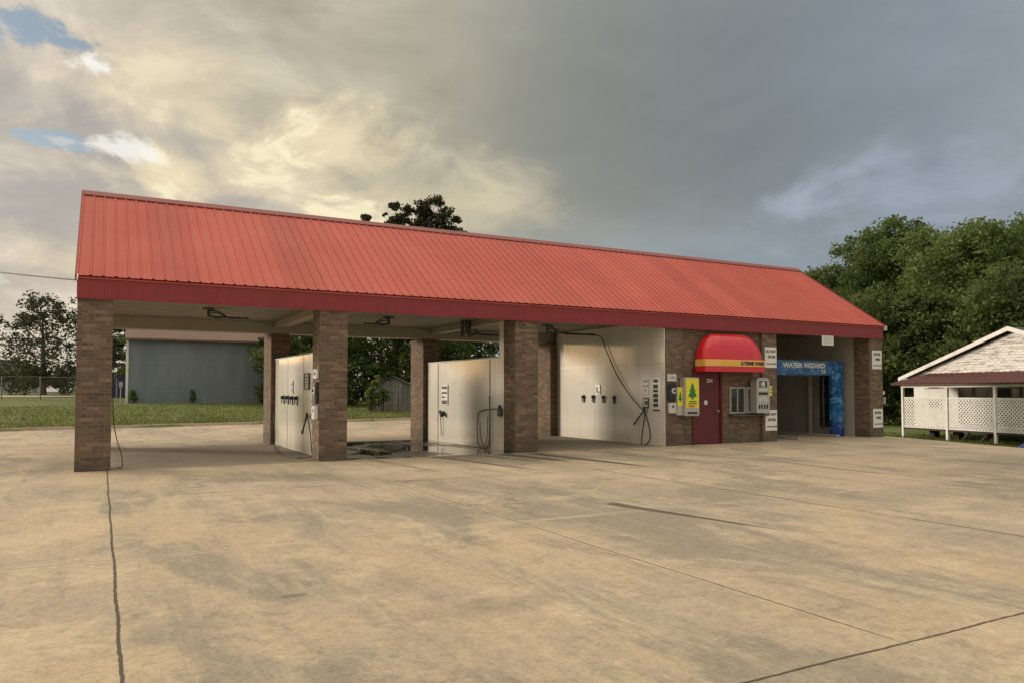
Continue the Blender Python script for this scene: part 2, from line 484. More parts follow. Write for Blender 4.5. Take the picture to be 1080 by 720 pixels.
def leaf_mat(name, dark, lite, trans=0.3):
    m, t, p = mat_new(name)
    geo = t.node('ShaderNodeNewGeometry')
    n = t.noise(geo.outputs['Position'], 0.55, 3, 0.6)
    rnd = geo.outputs['Random Per Island']
    f = t.math('ADD', t.math('MULTIPLY', rnd, 0.55), t.math('MULTIPLY_ADD', n, 1.7, -0.6), clamp=True)
    c = t.mix(f, dark, lite)
    tr = t.node('ShaderNodeBsdfTranslucent')
    t.link(c, tr.inputs[0]); t.link(c, p.inputs['Base Color'])
    p.inputs['Roughness'].default_value = 0.6
    p.inputs['Specular IOR Level'].default_value = 0.25
    mx = t.node('ShaderNodeMixShader'); mx.inputs[0].default_value = trans
    t.link(p.outputs[0], mx.inputs[1]); t.link(tr.outputs[0], mx.inputs[2])
    t.link(mx.outputs[0], m.node_tree.nodes['Material Output'].inputs[0])
    return m

def make_panel():
    """glossy white wash-bay wall panels with film, seams left to geometry"""
    m, t, p = mat_new('white_bay_panel')
    co = worldco(t)
    n = t.noise(t.mapping(co, (1, 1, 0.5)), 0.9, 5, 0.6)
    st = t.noise(t.mapping(co, (5, 5, 0.25)), 1.0, 5, 0.65)
    sx = t.node('ShaderNodeSeparateXYZ'); t.link(co, sx.inputs[0])
    low = t.smooth(t.math('ADD', sx.outputs[2], t.math('MULTIPLY_ADD', n, 0.8, -0.4)), 0.8, 0.0, 0, 0.55)
    c = t.ramp(n, [(0.3, (0.74, 0.715, 0.66, 1)), (0.7, (0.84, 0.825, 0.78, 1))])
    c = t.mix(t.smooth(st, 0.50, 0.70, 0, 0.22), c, (0.52, 0.47, 0.37, 1))
    sm = t.noise(t.mapping(co, (1, 1, 0.8), (4, 2, 1)), 2.2, 8, 0.7, 0.8)
    c = t.mix(t.smooth(sm, 0.56, 0.68, 0, 0.35), c, (0.46, 0.41, 0.31, 1))
    c = t.mix(t.math('MULTIPLY', low, 0.5), c, (0.55, 0.46, 0.27, 1))
    t.link(c, p.inputs['Base Color'])
    t.link(t.math('MULTIPLY_ADD', sm, 0.10, 0.05), p.inputs['Roughness'])
    p.inputs['IOR'].default_value = 1.5
    p.inputs['Coat Weight'].default_value = 0.0
    t.link(t.bump(t.noise(co, 1.5, 2, 0.5), 0.05, 0.02), p.inputs['Normal'])
    return m

def make_shed():
    m, t, p = mat_new('weathered_grey_metal')
    co = worldco(t)
    n = t.noise(t.mapping(co, (0.7, 0.7, 0.12)), 2.0, 6, 0.65)
    b = t.noise(co, 0.35, 4, 0.6)
    c = t.ramp(n, [(0.3, (0.15, 0.175, 0.20, 1)), (0.7, (0.205, 0.24, 0.265, 1))])
    c = t.mix(t.smooth(b, 0.5, 0.7, 0, 0.4), c, (0.13, 0.15, 0.13, 1))
    sx = t.node('ShaderNodeSeparateXYZ'); t.link(co, sx.inputs[0])
    row = t.math('FRACT', t.math('DIVIDE', sx.outputs[2], 1.85))
    c = t.mix(t.smooth(row, 0.985, 0.995, 0, 0.5), c, (0.08, 0.09, 0.09, 1))
    t.link(c, p.inputs['Base Color'])
    p.inputs['Roughness'].default_value = 0.55; p.inputs['Metallic'].default_value = 0.2
    return m

def make_wood(name, dark, lite, sc=(14, 14, 0.8)):
    m, t, p = mat_new(name)
    co = objco(t)
    n = t.noise(t.mapping(co, sc), 1.0, 5, 0.65)
    c = t.ramp(n, [(0.3, dark), (0.7, lite)])
    t.link(c, p.inputs['Base Color']); p.inputs['Roughness'].default_value = 0.85
    t.link(t.bump(n, 0.4, 0.02), p.inputs['Normal'])
    return m

def make_shingle():
    m, t, p = mat_new('peeling_white_shingle')
    uv = objco(t)
    sp = t.node('ShaderNodeSeparateXYZ'); t.link(uv, sp.inputs[0])
    cmb = t.node('ShaderNodeCombineXYZ'); t.link(sp.outputs[0], cmb.inputs[0]); t.link(sp.outputs[2], cmb.inputs[1])
    b = t.node('ShaderNodeTexBrick'); t.link(cmb.outputs[0], b.inputs['Vector'])
    b.inputs['Color1'].default_value = (0.80, 0.79, 0.78, 1); b.inputs['Color2'].default_value = (0.70, 0.69, 0.69, 1)
    b.inputs['Mortar'].default_value = (0.55, 0.53, 0.52, 1)
    b.inputs['Scale'].default_value = 1.0; b.inputs['Brick Width'].default_value = 0.26; b.inputs['Row Height'].default_value = 0.115
    b.inputs['Mortar Size'].default_value = 0.012; b.inputs['Bias'].default_value = -0.3
    n = t.noise(t.mapping(cmb.outputs[0], (0.75, 4.6, 1)), 2.0, 7, 0.72)
    c = t.mix(t.smooth(n, 0.50, 0.58, 0, 0.75), b.outputs['Color'], (0.24, 0.225, 0.23, 1))
    t.link(c, p.inputs['Base Color']); p.inputs['Roughness'].default_value = 0.8
    t.link(t.bump(b.outputs['Fac'], -0.5, 0.02), p.inputs['Normal'])
    return m

def make_splash():
    m, t, p = mat_new('blue_splash_wrap')
    co = objco(t)
    n = t.noise(t.mapping(co, (2.0, 2.0, 3.4)), 1.3, 7, 0.7, 1.6)
    n2 = t.noise(co, 5, 5, 0.7, 1.0)
    sx = t.node('ShaderNodeSeparateXYZ'); t.link(co, sx.inputs[0])
    c = t.ramp(n, [(0.25, (0.008, 0.02, 0.13, 1)), (0.42, (0.015, 0.075, 0.26, 1)), (0.54, (0.035, 0.17, 0.38, 1)), (0.64, (0.18, 0.42, 0.58, 1)), (0.75, (0.65, 0.8, 0.9, 1))])
    c = t.mix(t.smooth(sx.outputs[2], 0.8, 0.2, 0, 0.85), c, (0.008, 0.025, 0.18, 1))
    c = t.mix(t.smooth(n2, 0.60, 0.66, 0, 0.5), c, (0.45, 0.7, 0.85, 1))
    t.link(c, p.inputs['Base Color']); p.inputs['Roughness'].default_value = 0.3
    return m

M = dict(
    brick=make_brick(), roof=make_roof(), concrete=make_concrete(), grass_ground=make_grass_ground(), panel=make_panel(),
    shed=make_shed(), shingle=make_shingle(), splash=make_splash(),
    fascia=plain('dark_red_fascia', (0.255, 0.028, 0.031, 1), 0.45, 0, 0.1, 2.5),
    ridge=plain('red_ridge_metal', (0.27, 0.07, 0.065, 1), 0.5, 0, 0.15, 2),
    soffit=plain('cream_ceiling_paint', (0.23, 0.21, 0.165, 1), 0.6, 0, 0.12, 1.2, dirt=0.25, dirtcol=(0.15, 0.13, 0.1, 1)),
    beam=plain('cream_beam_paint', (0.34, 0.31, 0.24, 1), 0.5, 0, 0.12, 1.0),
    kerb=plain('kerb_concrete', (0.5, 0.43, 0.33, 1), 0.85, 0, 0.2, 3, dirt=0.5, dirtcol=(0.2, 0.17, 0.13, 1)),
    greywall=plain('grey_bay_wall_paint', (0.42, 0.40, 0.36, 1), 0.45, 0, 0.15, 1.4, dirt=0.4, dirtcol=(0.2, 0.18, 0.15, 1)),
    door=plain('dark_red_door_paint', (0.115, 0.014, 0.018, 1), 0.45, 0, 0.12, 3),
    awning=plain('red_awning_vinyl', (0.66, 0.018, 0.03, 1), 0.24, 0, 0.06, 1.2, spec=0.7),
    awning_yellow=plain('yellow_band_vinyl', (0.86, 0.50, 0.13, 1), 0.4, 0, 0.1, 3),
    yellow_letter=plain('faded_yellow_letter', (0.86, 0.62, 0.06, 1), 0.5),
    black=plain('black_plastic', (0.02, 0.02, 0.02, 1), 0.45, 0, 0.2, 20),
    rubber=plain('black_rubber_hose', (0.025, 0.024, 0.022, 1), 0.55, 0, 0.2, 30),
    greyhose=plain('grey_rubber_hose', (0.16, 0.15, 0.13, 1), 0.55, 0, 0.2, 30),
    steel=plain('stainless_steel', (0.45, 0.44, 0.42, 1), 0.35, 0.85, 0.12, 6),
    alu=plain('grey_aluminium', (0.5, 0.49, 0.47, 1), 0.4, 0.4, 0.1, 8),
    darksteel=plain('dark_painted_steel', (0.09, 0.085, 0.08, 1), 0.55, 0.3, 0.2, 8),
    white=plain('white_sign_board', (0.78, 0.77, 0.74, 1), 0.4, 0, 0.05, 5),
    whitepaint=plain('weathered_white_paint', (0.73, 0.725, 0.715, 1), 0.6, 0, 0.1, 4, dirt=0.35, dirtcol=(0.35, 0.31, 0.28, 1)),
    offwhite=plain('off_white_box', (0.62, 0.61, 0.58, 1), 0.4, 0, 0.08, 9),
    ink=plain('black_sign_ink', (0.025, 0.025, 0.028, 1), 0.6),
    ink_grey=plain('grey_sign_ink', (0.25, 0.25, 0.25, 1), 0.6),
    yellow=plain('yellow_box_print', (0.82, 0.70, 0.05, 1), 0.35, 0, 0.06, 5),
    green=plain('green_print', (0.02, 0.21, 0.03, 1), 0.4, 0, 0.2, 30),
    red_ink=plain('red_print', (0.6, 0.05, 0.03, 1), 0.5),
    glass=plain('dark_window_glass', (0.02, 0.022, 0.022, 1), 0.08, 0, 0.2, 2, spec=0.8),
    wrapdark=plain('dark_gantry_metal', (0.03, 0.03, 0.035, 1), 0.5, 0.2, 0.2, 4),
    maroon=plain('maroon_porch_roof', (0.105, 0.03, 0.028, 1), 0.6, 0.0, 0.25, 2.0, dirt=0.5, dirtcol=(0.1, 0.05, 0.04, 1)),
    rust=plain('rusty_shed_roof', (0.19, 0.12, 0.095, 1), 0.7, 0.1, 0.25, 1.0, dirt=0.5, dirtcol=(0.20, 0.155, 0.14, 1)),
    greyroof=plain('grey_shingle_roof', (0.075, 0.078, 0.082, 1), 0.9, 0, 0.2, 4),
    palewall=plain('pale_siding', (0.36, 0.38, 0.38, 1), 0.8, 0, 0.1, 2),
    binblue=plain('dark_blue_bin_paint', (0.028, 0.03, 0.085, 1), 0.5, 0, 0.2, 4),
    tarp=plain('blue_tarp', (0.05, 0.10, 0.42, 1), 0.4, 0, 0.25, 5),
    galv=plain('galvanised_wire', (0.16, 0.16, 0.15, 1), 0.5, 0.5, 0.1, 8),
    dirtroad=plain('pale_dirt', (0.52, 0.46, 0.33, 1), 0.95, 0, 0.15, 0.4),
    bark=make_wood('bark', (0.05, 0.04, 0.03, 1), (0.13, 0.105, 0.08, 1)),
    palebark=make_wood('pale_bark', (0.16, 0.14, 0.11, 1), (0.33, 0.29, 0.23, 1)),
    oldwood=make_wood('weathered_grey_boards', (0.09, 0.09, 0.085, 1), (0.27, 0.27, 0.25, 1), (7, 7, 0.3)),
    dkwood=plain('dark_old_timber', (0.05, 0.045, 0.04, 1), 0.9),
    leaf_dark=leaf_mat('dark_leaves', (0.045, 0.07, 0.024, 1), (0.17, 0.22, 0.07, 1), 0.38),
    leaf_mid=leaf_mat('green_leaves', (0.048, 0.082, 0.025, 1), (0.19, 0.25, 0.085, 1), 0.4),
    leaf_lite=leaf_mat('bright_leaves', (0.062, 0.098, 0.028, 1), (0.22, 0.28, 0.09, 1), 0.4),
    leaf_sil=leaf_mat('sparse_dark_leaves', (0.03, 0.04, 0.02, 1), (0.085, 0.1, 0.05, 1), 0.2),
    blade=leaf_mat('grass_blades', (0.06, 0.10, 0.02, 1), (0.24, 0.24, 0.07, 1), 0.4),
)

# ------------------------------------------------------------------ world, sun, camera
def build_world():
    w = bpy.data.worlds.new('World'); scene.world = w; w.use_nodes = True
    nt = w.node_tree; nt.nodes.clear(); t = NT(nt)
    out = t.node('ShaderNodeOutputWorld')
    sky = t.node('ShaderNodeTexSky'); sky.sky_type = 'NISHITA'; sky.sun_disc = False
    sky.sun_elevation = R(SUN_EL); sky.sun_rotation = R(SUN_AZ)
    bg1 = t.node('ShaderNodeBackground'); t.link(sky.outputs[0], bg1.inputs[0]); bg1.inputs[1].default_value = 0.13
    D = t.node('ShaderNodeTexCoord').outputs['Generated']
    s = t.node('ShaderNodeSeparateXYZ'); t.link(D, s.inputs[0])
    x, y, z = s.outputs
    az = t.math('MULTIPLY', t.math('ARCTAN2', x, y), 180 / math.pi)         # clockwise from +y
    el = t.math('MULTIPLY', t.math('ARCSINE', z), 180 / math.pi)
    zz = t.math('ADD', t.math('MAXIMUM', z, 0.0), 0.16)
    cv = t.node('ShaderNodeCombineXYZ')
    t.link(t.math('DIVIDE', x, zz), cv.inputs[0]); t.link(t.math('DIVIDE', y, zz), cv.inputs[1])
    C = cv.outputs[0]
    n1 = t.noise(t.mapping(C, (1, 1, 1), (3.7, 1.3, 0)), 0.85, 9, 0.6, 0.5)
    n2 = t.noise(t.mapping(C, (1, 1, 1), (9.1, 4.2, 2)), 2.1, 9, 0.62, 0.4)
    n3 = t.noise(t.mapping(C, (0.7, 1, 1), (1.1, 7.2, 5)), 0.5, 6, 0.5, 0.3)
    # puffs measured across the face of the sky itself, wider than tall
    dv = t.mapping(D, (1.0, 1.0, 1.9))
    p1 = t.noise(dv, 5.0, 9, 0.6, 0.7)
    p2 = t.noise(dv, 11.0, 8, 0.62, 0.6)
    pc = t.math('MULTIPLY_ADD', p1, 7.0, -3.5)          # about -1..1
    pf = t.math('MULTIPLY_ADD', p2, 6.0, -3.0)
    pp = t.math('MULTIPLY_ADD', pf, 0.45, t.math('MULTIPLY', pc, 0.75))
    azw = t.math('ADD', az, t.math('MULTIPLY_ADD', n3, 22, -11))
    fa = t.math('MULTIPLY_ADD', azw, 1 / 360.0, 0.5)
    def A(a): return (a + 180) / 360.0
    base = t.ramp(fa, [(A(-180), (0.62, 0.58, 0.52, 1)), (A(-110), (0.75, 0.66, 0.52, 1)), (A(-60), (1.05, 0.85, 0.55, 1)), (A(-28), (1.0, 0.80, 0.52, 1)), (A(-10), lin(196, 188, 178)),
                       (A(3), lin(200, 190, 174)), (A(14), lin(201, 190, 167)), (A(23), lin(176, 171, 152)), (A(31), lin(154, 154, 143)),
                       (A(40), lin(136, 141, 138)), (A(50), lin(129, 137, 141)), (A(62), lin(136, 146, 156)),
                       (A(85), (0.42, 0.44, 0.46, 1)), (A(130), (0.5, 0.5, 0.49, 1)), (A(180), (0.62, 0.58, 0.52, 1))], 'LINEAR')
    left = t.smooth(azw, 34, 12)                                             # warm broken side
    front = t.math('MULTIPLY', t.smooth(az, -60, -20), t.smooth(az, 110, 70))
    up = t.math('MULTIPLY', t.math('MULTIPLY', t.smooth(el, 15, 25), t.smooth(azw, 2, 12)), left)
    base = t.mix(t.math('MULTIPLY', up, 0.7), base, lin(170, 165, 149))
    hz = t.smooth(el, 13, 2)
    base = t.mix(t.math('MULTIPLY', t.math('MULTIPLY', hz, left), 0.55), base, lin(222, 206, 188))
    base = t.mix(t.math('MULTIPLY', t.math('MULTIPLY', t.smooth(el, 14, 7), t.math('SUBTRACT', 1.0, left)), t.math('MULTIPLY', front, 0.55)), base, lin(158, 171, 183))
    # folds of the cloud: strong on the left, faint on the right
    fold = t.ramp(t.math('MULTIPLY_ADD', pp, 0.25, 0.5), [(0.2, 0.70), (0.42, 0.92), (0.58, 1.08), (0.8, 1.4)])
    fold2 = t.ramp(n1, [(0.36, 0.88), (0.5, 1.02), (0.64, 1.2)])
    amt = t.math('MULTIPLY_ADD', left, 0.62, 0.14)
    base = t.mix(amt, base, t.mix(1.0, base, fold, 'MULTIPLY'))
    base = t.mix(0.6, base, t.mix(1.0, base, fold2, 'MULTIPLY'))
    def spot(a0, e0, ra, re):
        da = t.math('DIVIDE', t.math('SUBTRACT', az, a0), ra); de = t.math('DIVIDE', t.math('SUBTRACT', el, e0), re)
        return t.math('SQRT', t.math('ADD', t.math('MULTIPLY', da, da), t.math('MULTIPLY', de, de)))
    # violet-grey undersides on the left
    for a0, e0, ra, re, am in ((-2, 12.0, 9, 2.6, 0.6), (2.5, 16.8, 7, 2.4, 0.6), (13, 12.8, 9, 1.6, 0.5), (-4, 18.5, 6, 1.8, 0.5)):
        d = t.math('ADD', spot(a0, e0, ra, re), t.math('MULTIPLY', pp, 0.45))
        base = t.mix(t.smooth(d, 1.15, 0.5, 0, am), base, lin(172, 167, 165))
    # glowing thin spots
    glow = None
    for a0, e0, ra, re, am in ((15.6, 17.8, 5.0, 2.6, 1.0), (9.0, 15.6, 4.5, 2.0, 0.7), (4.0, 14.6, 3.6, 2.0, 0.95), (3.0, 20.2, 5.5, 3.0, 0.5), (16.0, 12.3, 3.2, 2.2, 0.9), (24.0, 14.0, 8.0, 3.2, 0.45), (-0.5, 8.6, 4.5, 1.6, 0.6), (6.5, 18.6, 2.2, 1.5, 0.7), (-42, 7, 30, 9, 1.0)):
        d = t.math('SUBTRACT', spot(a0, e0, ra, re), t.math('MULTIPLY_ADD', pp, 0.55, 0.1))
        g = t.smooth(d, 1.25, 0.0, 0, am)
        glow = g if glow is None else t.math('MAXIMUM', glow, g)
    base = t.mix(t.math('MULTIPLY', glow, 0.9), base, (0.87, 0.74, 0.50, 1))
    core = t.math('MULTIPLY', t.smooth(pp, 0.15, 0.75), t.smooth(glow, 0.35, 0.8))
    base = t.mix(t.math('MULTIPLY', core, 0.85), base, (1.0, 0.90, 0.62, 1))
    # low sun glow far left, outside the view
    d = spot(-42, 5, 22, 8)
    base = t.mix(t.smooth(d, 1.2, 0.2, 0, 0.8), base, (1.5, 1.15, 0.72, 1))
    for a0, e0, ra, re in ((-33.4, 2.6, 1.2, 1.7), (-36.2, 2.9, 0.8, 1.0), (-41.0, 2.3, 1.9, 1.0), (-25.2, 2.2, 1.1, 1.2), (-19.8, 2.6, 0.8, 0.9), (-12.0, 2.9, 1.4, 0.9), (-52, 4, 7, 2.5)):  # unseen bright blobs added for the glossy bay walls to mirror as golden patches
        d = t.math('ADD', spot(a0, e0, ra, re), t.math('MULTIPLY', pf, 0.12))
        base = t.mix(t.smooth(d, 1.15, 0.7), base, (5.2, 3.3, 1.55, 1))
    # pale breaks on the right above the trees
    for a0, e0, ra, re, am in ((49.5, 12.6, 3.0, 1.4, 0.4), (57, 13.0, 8.0, 3.0, 0.4), (26.5, 10.0, 5.0, 1.6, 0.5)):
        d = t.math('SUBTRACT', spot(a0, e0, ra, re), t.math('MULTIPLY', pp, 0.6))
        base = t.mix(t.smooth(d, 1.3, 0.0, 0, am), base, lin(182, 193, 210))
    # overhead sky, out of view, brightened as added fill light
    base = t.mix(t.smooth(el, 32, 62), base, (1.45, 1.28, 1.02, 1))
    base = t.mix(t.smooth(el, -1, -6), base, (0.25, 0.21, 0.15, 1))
    bg2 = t.node('ShaderNodeBackground'); bg2.inputs[1].default_value = 1.0
    # blue holes with white rims
    hole = None
    for a0, e0, ra, re in ((-4.6, 22.4, 3.8, 1.5), (-3.2, 15.9, 1.9, 0.6), (-9, 7.0, 2.5, 2.0), (-40, 42, 14, 9), (70, 38, 9, 6)):
        d = t.math('ADD', spot(a0, e0, ra, re), t.math('MULTIPLY', pp, 0.9))
        h = t.smooth(d, 1.2, 0.6)
        hole = h if hole is None else t.math('MAXIMUM', hole, h)
    wht = None
    for a0, e0, ra, re, am in ((-0.9, 21.0, 1.3, 0.75, 1.0), (0.2, 15.9, 2.4, 0.9, 0.85), (-2.5, 16.0, 1.6, 0.5, 0.5)):
        d = t.math('SUBTRACT', spot(a0, e0, ra, re), t.math('MULTIPLY_ADD', pf, 0.7, t.math('MULTIPLY', pc, 0.5)))
        q = t.smooth(d, 1.05, 0.3, 0, am)
        wht = q if wht is None else t.math('MAXIMUM', wht, q)
    base = t.mix(wht, base, (0.93, 0.91, 0.84, 1)); t.link(base, bg2.inputs[0])
    hole = t.math('MULTIPLY', hole, t.math('SUBTRACT', 1.0, wht))
    mx = t.node('ShaderNodeMixShader'); t.link(t.math('MULTIPLY', hole, 0.85), mx.inputs[0])
    t.link(bg2.outputs[0], mx.inputs[1]); t.link(bg1.outputs[0], mx.inputs[2])
    t.link(mx.outputs[0], out.inputs[0])

SUN_AZ = -47.0     # degrees clockwise from +y: low behind the left end
SUN_EL = 10.5
build_world()
sl = bpy.data.lights.new('sun', 'SUN'); sl.energy = 2.5; sl.angle = R(9); sl.color = (1.0, 0.88, 0.72)
so = bpy.data.objects.new('sun', sl); COL.objects.link(so)
sd = Vector((math.sin(R(SUN_AZ)) * math.cos(R(SUN_EL)), math.cos(R(SUN_AZ)) * math.cos(R(SUN_EL)), math.sin(R(SUN_EL))))
so.rotation_euler = sd.to_track_quat('Z', 'Y').to_euler(); so.location = (-30, 20, 40)

cam = bpy.data.cameras.new('camera'); co_ = bpy.data.objects.new('camera', cam); COL.objects.link(co_)
cam.sensor_width = 36.0; cam.lens = 36.0 * 798.5 / 1080.0; cam.clip_end = 4000; cam.clip_start = 0.05
PITCH = 2.0
cam.shift_y = (52.5 - 798.5 * math.tan(R(PITCH))) / 1080.0
co_.location = (0, 0, 1.6)
co_.rotation_euler = (R(90 + PITCH), 0, -R(28.47))
scene.camera = co_
vs = scene.view_settings
vs.view_transform = 'Standard'; vs.look = 'None'; vs.gamma = 1.0; vs.exposure = 0.0; vs.use_curve_mapping = False

# ------------------------------------------------------------------ ground
def kerb_y(x): return 37.4 + 0.19 * x
def sst(a, b, v):
    u = min(1, max(0, (v - a) / (b - a))); return u * u * (3 - 2 * u)
def edge_x(y):
    if y < 17.3: return 24.72 - (17.3 - y) * 0.335
    if y < 25.5: return 24.8
    return 24.8 + min(1.4, (y - 25.5))
def gz(x, y):
    d = y - kerb_y(x)
    z = -0.03
    if d > 0: z = min(1.53, 0.10 + 0.0193 * d + 0.03 * math.sin(x * 0.31) * math.sin(y * 0.23))
    e = x - edge_x(y)
    inside = (d < 0 and e < 0)
    if inside: return -0.16
    drop = -0.5 * sst(0, 5.5, e) if e > 0 else 0
    fade = 1 - sst(10, 60, d)
    return z + drop * fade

xs = [-900, -500, -300, -200, -140, -100, -80, -65] + [(-52 + i * 1.0) for i in range(0, 130)] + [82, 90, 105, 130, 170, 240, 400, 700, 1000]
ys = [-300, -120, -60, -40, -28] + [(-20 + i * 1.0) for i in range(0, 136)] + [122, 135, 160, 200, 280, 450, 800, 1400]
g = MB()
gv = [(x, y, gz(x, y)) for y in ys for x in xs]
nx = len(xs)
gf = [(j * nx + i, j * nx + i + 1, (j + 1) * nx + i + 1, (j + 1) * nx + i) for j in range(len(ys) - 1) for i in range(nx - 1)]
g.add(gv, gf, True)
tag(g.build('ground', M['grass_ground'], origin=(0, 0, 0)), kind='structure')

pad = MB()
outline = [(-55, -26), (edge_x(-26), -26), (edge_x(17.3), 17.3), (24.8, 25.5), (26.2, 26.9), (26.2, kerb_y(26.2)), (-55, kerb_y(-55))]
pad.prism_xy(outline, -0.14, 0.0)
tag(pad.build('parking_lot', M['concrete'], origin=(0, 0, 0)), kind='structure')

k = MB()
for i in range(27):
    x0 = -55 + i * 3.0; x1 = x0 + 2.985
    a = [(x0, kerb_y(x0)), (x1, kerb_y(x1)), (x1, kerb_y(x1) + 0.18), (x0, kerb_y(x0) + 0.18)]
    k.prism_xy(a, -0.1, 0.125)
tag(k.build('kerb', M['kerb'], origin=(0, 0, 0)), kind='structure')

rd = MB(); rv = []
for i in range(0, 61):
    x = -120 + i * 2.2
    for off in (48.5, 56.5):
        y = kerb_y(x) + off
        rv.append((x, y, gz(x, y) + 0.06))
rd.add(rv, [(2 * i, 2 * i + 2, 2 * i + 3, 2 * i + 1) for i in range(60)], True)
tag(rd.build('dirt_road', M['dirtroad'], origin=(0, 0, 0)), kind='structure')

# short grass: nobody could count the blades
def grass_blades():
    rng = np.random.default_rng(3)
    V = []; F = []
    def put(x, y, z, h, w):
        a = rng.uniform(0, math.pi); lx, ly = rng.normal(0, h * 0.35, 2)
        dx, dy = math.cos(a) * w, math.sin(a) * w
        b = len(V)
        V.extend([(x - dx, y - dy, z - 0.02), (x + dx, y + dy, z - 0.02), (x + lx, y + ly, z + h)])
        F.append((b, b + 1, b + 2))
    for _ in range(26000):
        x = rng.uniform(-14, 20); d = 0.2 + rng.uniform(0, 1) ** 1.6 * 26
        y = kerb_y(x) + d
        s = 0.6 + 0.8 * (math.sin(x * 1.3 + y * 0.7) * math.sin(y * 0.9 - x * 0.4) * 0.5 + 0.5)
        put(x, y, gz(x, y), rng.uniform(0.05, 0.14) * s, 0.03)
    for _ in range(9000):
        x = rng.uniform(24.9, 36); y = rng.uniform(10, 34)
        if x - edge_x(y) < 0.06: continue
        put(x, y, gz(x, y), rng.uniform(0.05, 0.14), 0.022)
    mb = MB(); mb.v = V; mb.f = F; mb.smooth = [False] * len(F)
    o = mb.build('grass', M['blade'], origin=(0, 0, 0), fixn=False)
    tag(o, 'short mown green grass beyond the concrete lot', 'grass', kind='stuff')
grass_blades()

# ------------------------------------------------------------------ the car wash
X0, X1 = -0.45, 24.52
YF, YB = 17.44, 24.92
ZE, ZF, ZR, YR = 3.92, 3.47, 6.47, 21.18
CEIL = 3.70
wash = thing('car_wash_building', 'long open brick car wash with a red ribbed metal roof', 'car wash', (12.0, 21.2, 0))
def wpart(mb, name, mat, parent=None): return mb.build(name, mat, parent or wash, world=True)

def ribbed_slope(mb, ya, za, yb, zb, x0, x1, pitch=0.2286, h=0.022, lap=0.0):
    prof = []
    x = x0
    while x < x1 - 1e-6:
        prof += [(x, 0), (x + 0.010, h), (x + 0.040, h), (x + 0.050, 0)]
        # minor stiffening bead
        prof += [(x + 0.125, 0.0), (x + 0.135, 0.004), (x + 0.15, 0.004), (x + 0.16, 0.0)]
        x += pitch
    prof.append((x1, 0))
    prof = [(min(px, x1), ph) for px, ph in prof]
    dy, dz = yb - ya, zb - za
    L = math.hypot(dy, dz)
    ny, nz = -dz / L, dy / L
    if nz < 0: ny, nz = -ny, -nz
    n = len(prof)
    vs = [(px, ya + ny * ph, za + nz * ph) for px, ph in prof] + [(px, yb + ny * ph, zb + nz * ph) for px, ph in prof]
    mb.add(vs, [(i, i + 1, n + i + 1, n + i) for i in range(n - 1)])
roof = MB()
ribbed_slope(roof, YF - 0.10, ZE - 0.005, YR, ZR, X0 - 0.03, X1 + 0.04)
ribbed_slope(roof, YB + 0.14, ZE - 0.005, YR, ZR, X0 - 0.03, X1 + 0.04)
# underside decking, a little lower
roof.prism_yz([(YF - 0.06, ZE - 0.03), (YR, ZR - 0.03), (YB + 0.1, ZE - 0.03), (YB + 0.1, ZE - 0.06), (YR, ZR - 0.07), (YF - 0.06, ZE - 0.06)], X0 + 0.01, X1 - 0.01)
roof_o = wpart(roof, 'roof', M['roof'])
rc = MB()
rc.prism_yz([(YR - 0.2, ZR - 0.105), (YR, ZR + 0.035), (YR + 0.2, ZR - 0.105), (YR + 0.2, ZR - 0.085), (YR, ZR + 0.055), (YR - 0.2, ZR - 0.085)], X0 - 0.05, X1 + 0.06)
wpart(rc, 'ridge_cap', M['ridge'], roof_o)
# rake trims down both ends
for xx in (X0 - 0.05, X1 + 0.03):
    tr = MB()
    tr.prism_yz([(YF - 0.10, ZE - 0.12), (YR, ZR - 0.11), (YB + 0.14, ZE - 0.12), (YB + 0.14, ZE + 0.02), (YR, ZR + 0.03), (YF - 0.10, ZE + 0.02)], xx, xx + 0.028)
    wpart(tr, 'rake_trim', M['fascia'], roof_o)
# gable ends
for xx in (X0 + 0.02, X1 - 0.05):
    ge = MB(); ge.prism_yz([(YF + 0.03, ZE - 0.1), (YR, ZR - 0.15), (YB - 0.03, ZE - 0.1)], xx, xx + 0.03)
    wpart(ge, 'gable_end', M['fascia'])
# fascia bands with shallow ribs
def fascia_long(y0, sgn, xa, xb):
    mb = MB(); prof = []; x = xa
    while x < xb:
        prof += [(x, 0), (x + 0.2, 0), (x + 0.21, 0.008), (x + 0.2286, 0.008)]; x += 0.2386
    prof.append((xb, 0)); prof = [(min(px, xb), p) for px, p in prof]
    n = len(prof)
    v = [(px, y0 + sgn * p, ZF) for px, p in prof] + [(px, y0 + sgn * p, ZE - 0.03) for px, p in prof]
    v += [(xa, y0 - sgn * 0.03, ZF), (xb, y0 - sgn * 0.03, ZF), (xa, y0 - sgn * 0.03, ZE - 0.03), (xb, y0 - sgn * 0.03, ZE - 0.03)]
    f = [(i, i + 1, n + i + 1, n + i) for i in range(n - 1)]
    b = 2 * n
    f += [(b, b + 1, b + 3, b + 2), (0, n, b + 2, b), (n - 1, 2 * n - 1, b + 3, b + 1)]
    mb.add(v, f)
    mb.box(xa, xb, y0 - 0.031, y0 + 0.012, ZF - 0.014, ZF - 0.001)
    return mb
wpart(fascia_long(YF - 0.035, -1, X0, X1), 'fascia', M['fascia'])
wpart(fascia_long(YB + 0.05, 1, X0, X1), 'fascia', M['fascia'])
for xa, xb in ((X0 - 0.012, X0 + 0.018), (X1 - 0.02, X1 + 0.012)):
    f = MB(); f.box(xa, xb, YF - 0.03, YB + 0.04, ZF, ZE - 0.1); wpart(f, 'fascia', M['fascia'])
ec = MB(); ec.box(X1 + 0.015, X1 + 0.10, YF - 0.13, YF + 0.02, ZE - 0.16, ZE + 0.0, 0.01)
wpart(ec, 'gutter_end', M['whitepaint'])
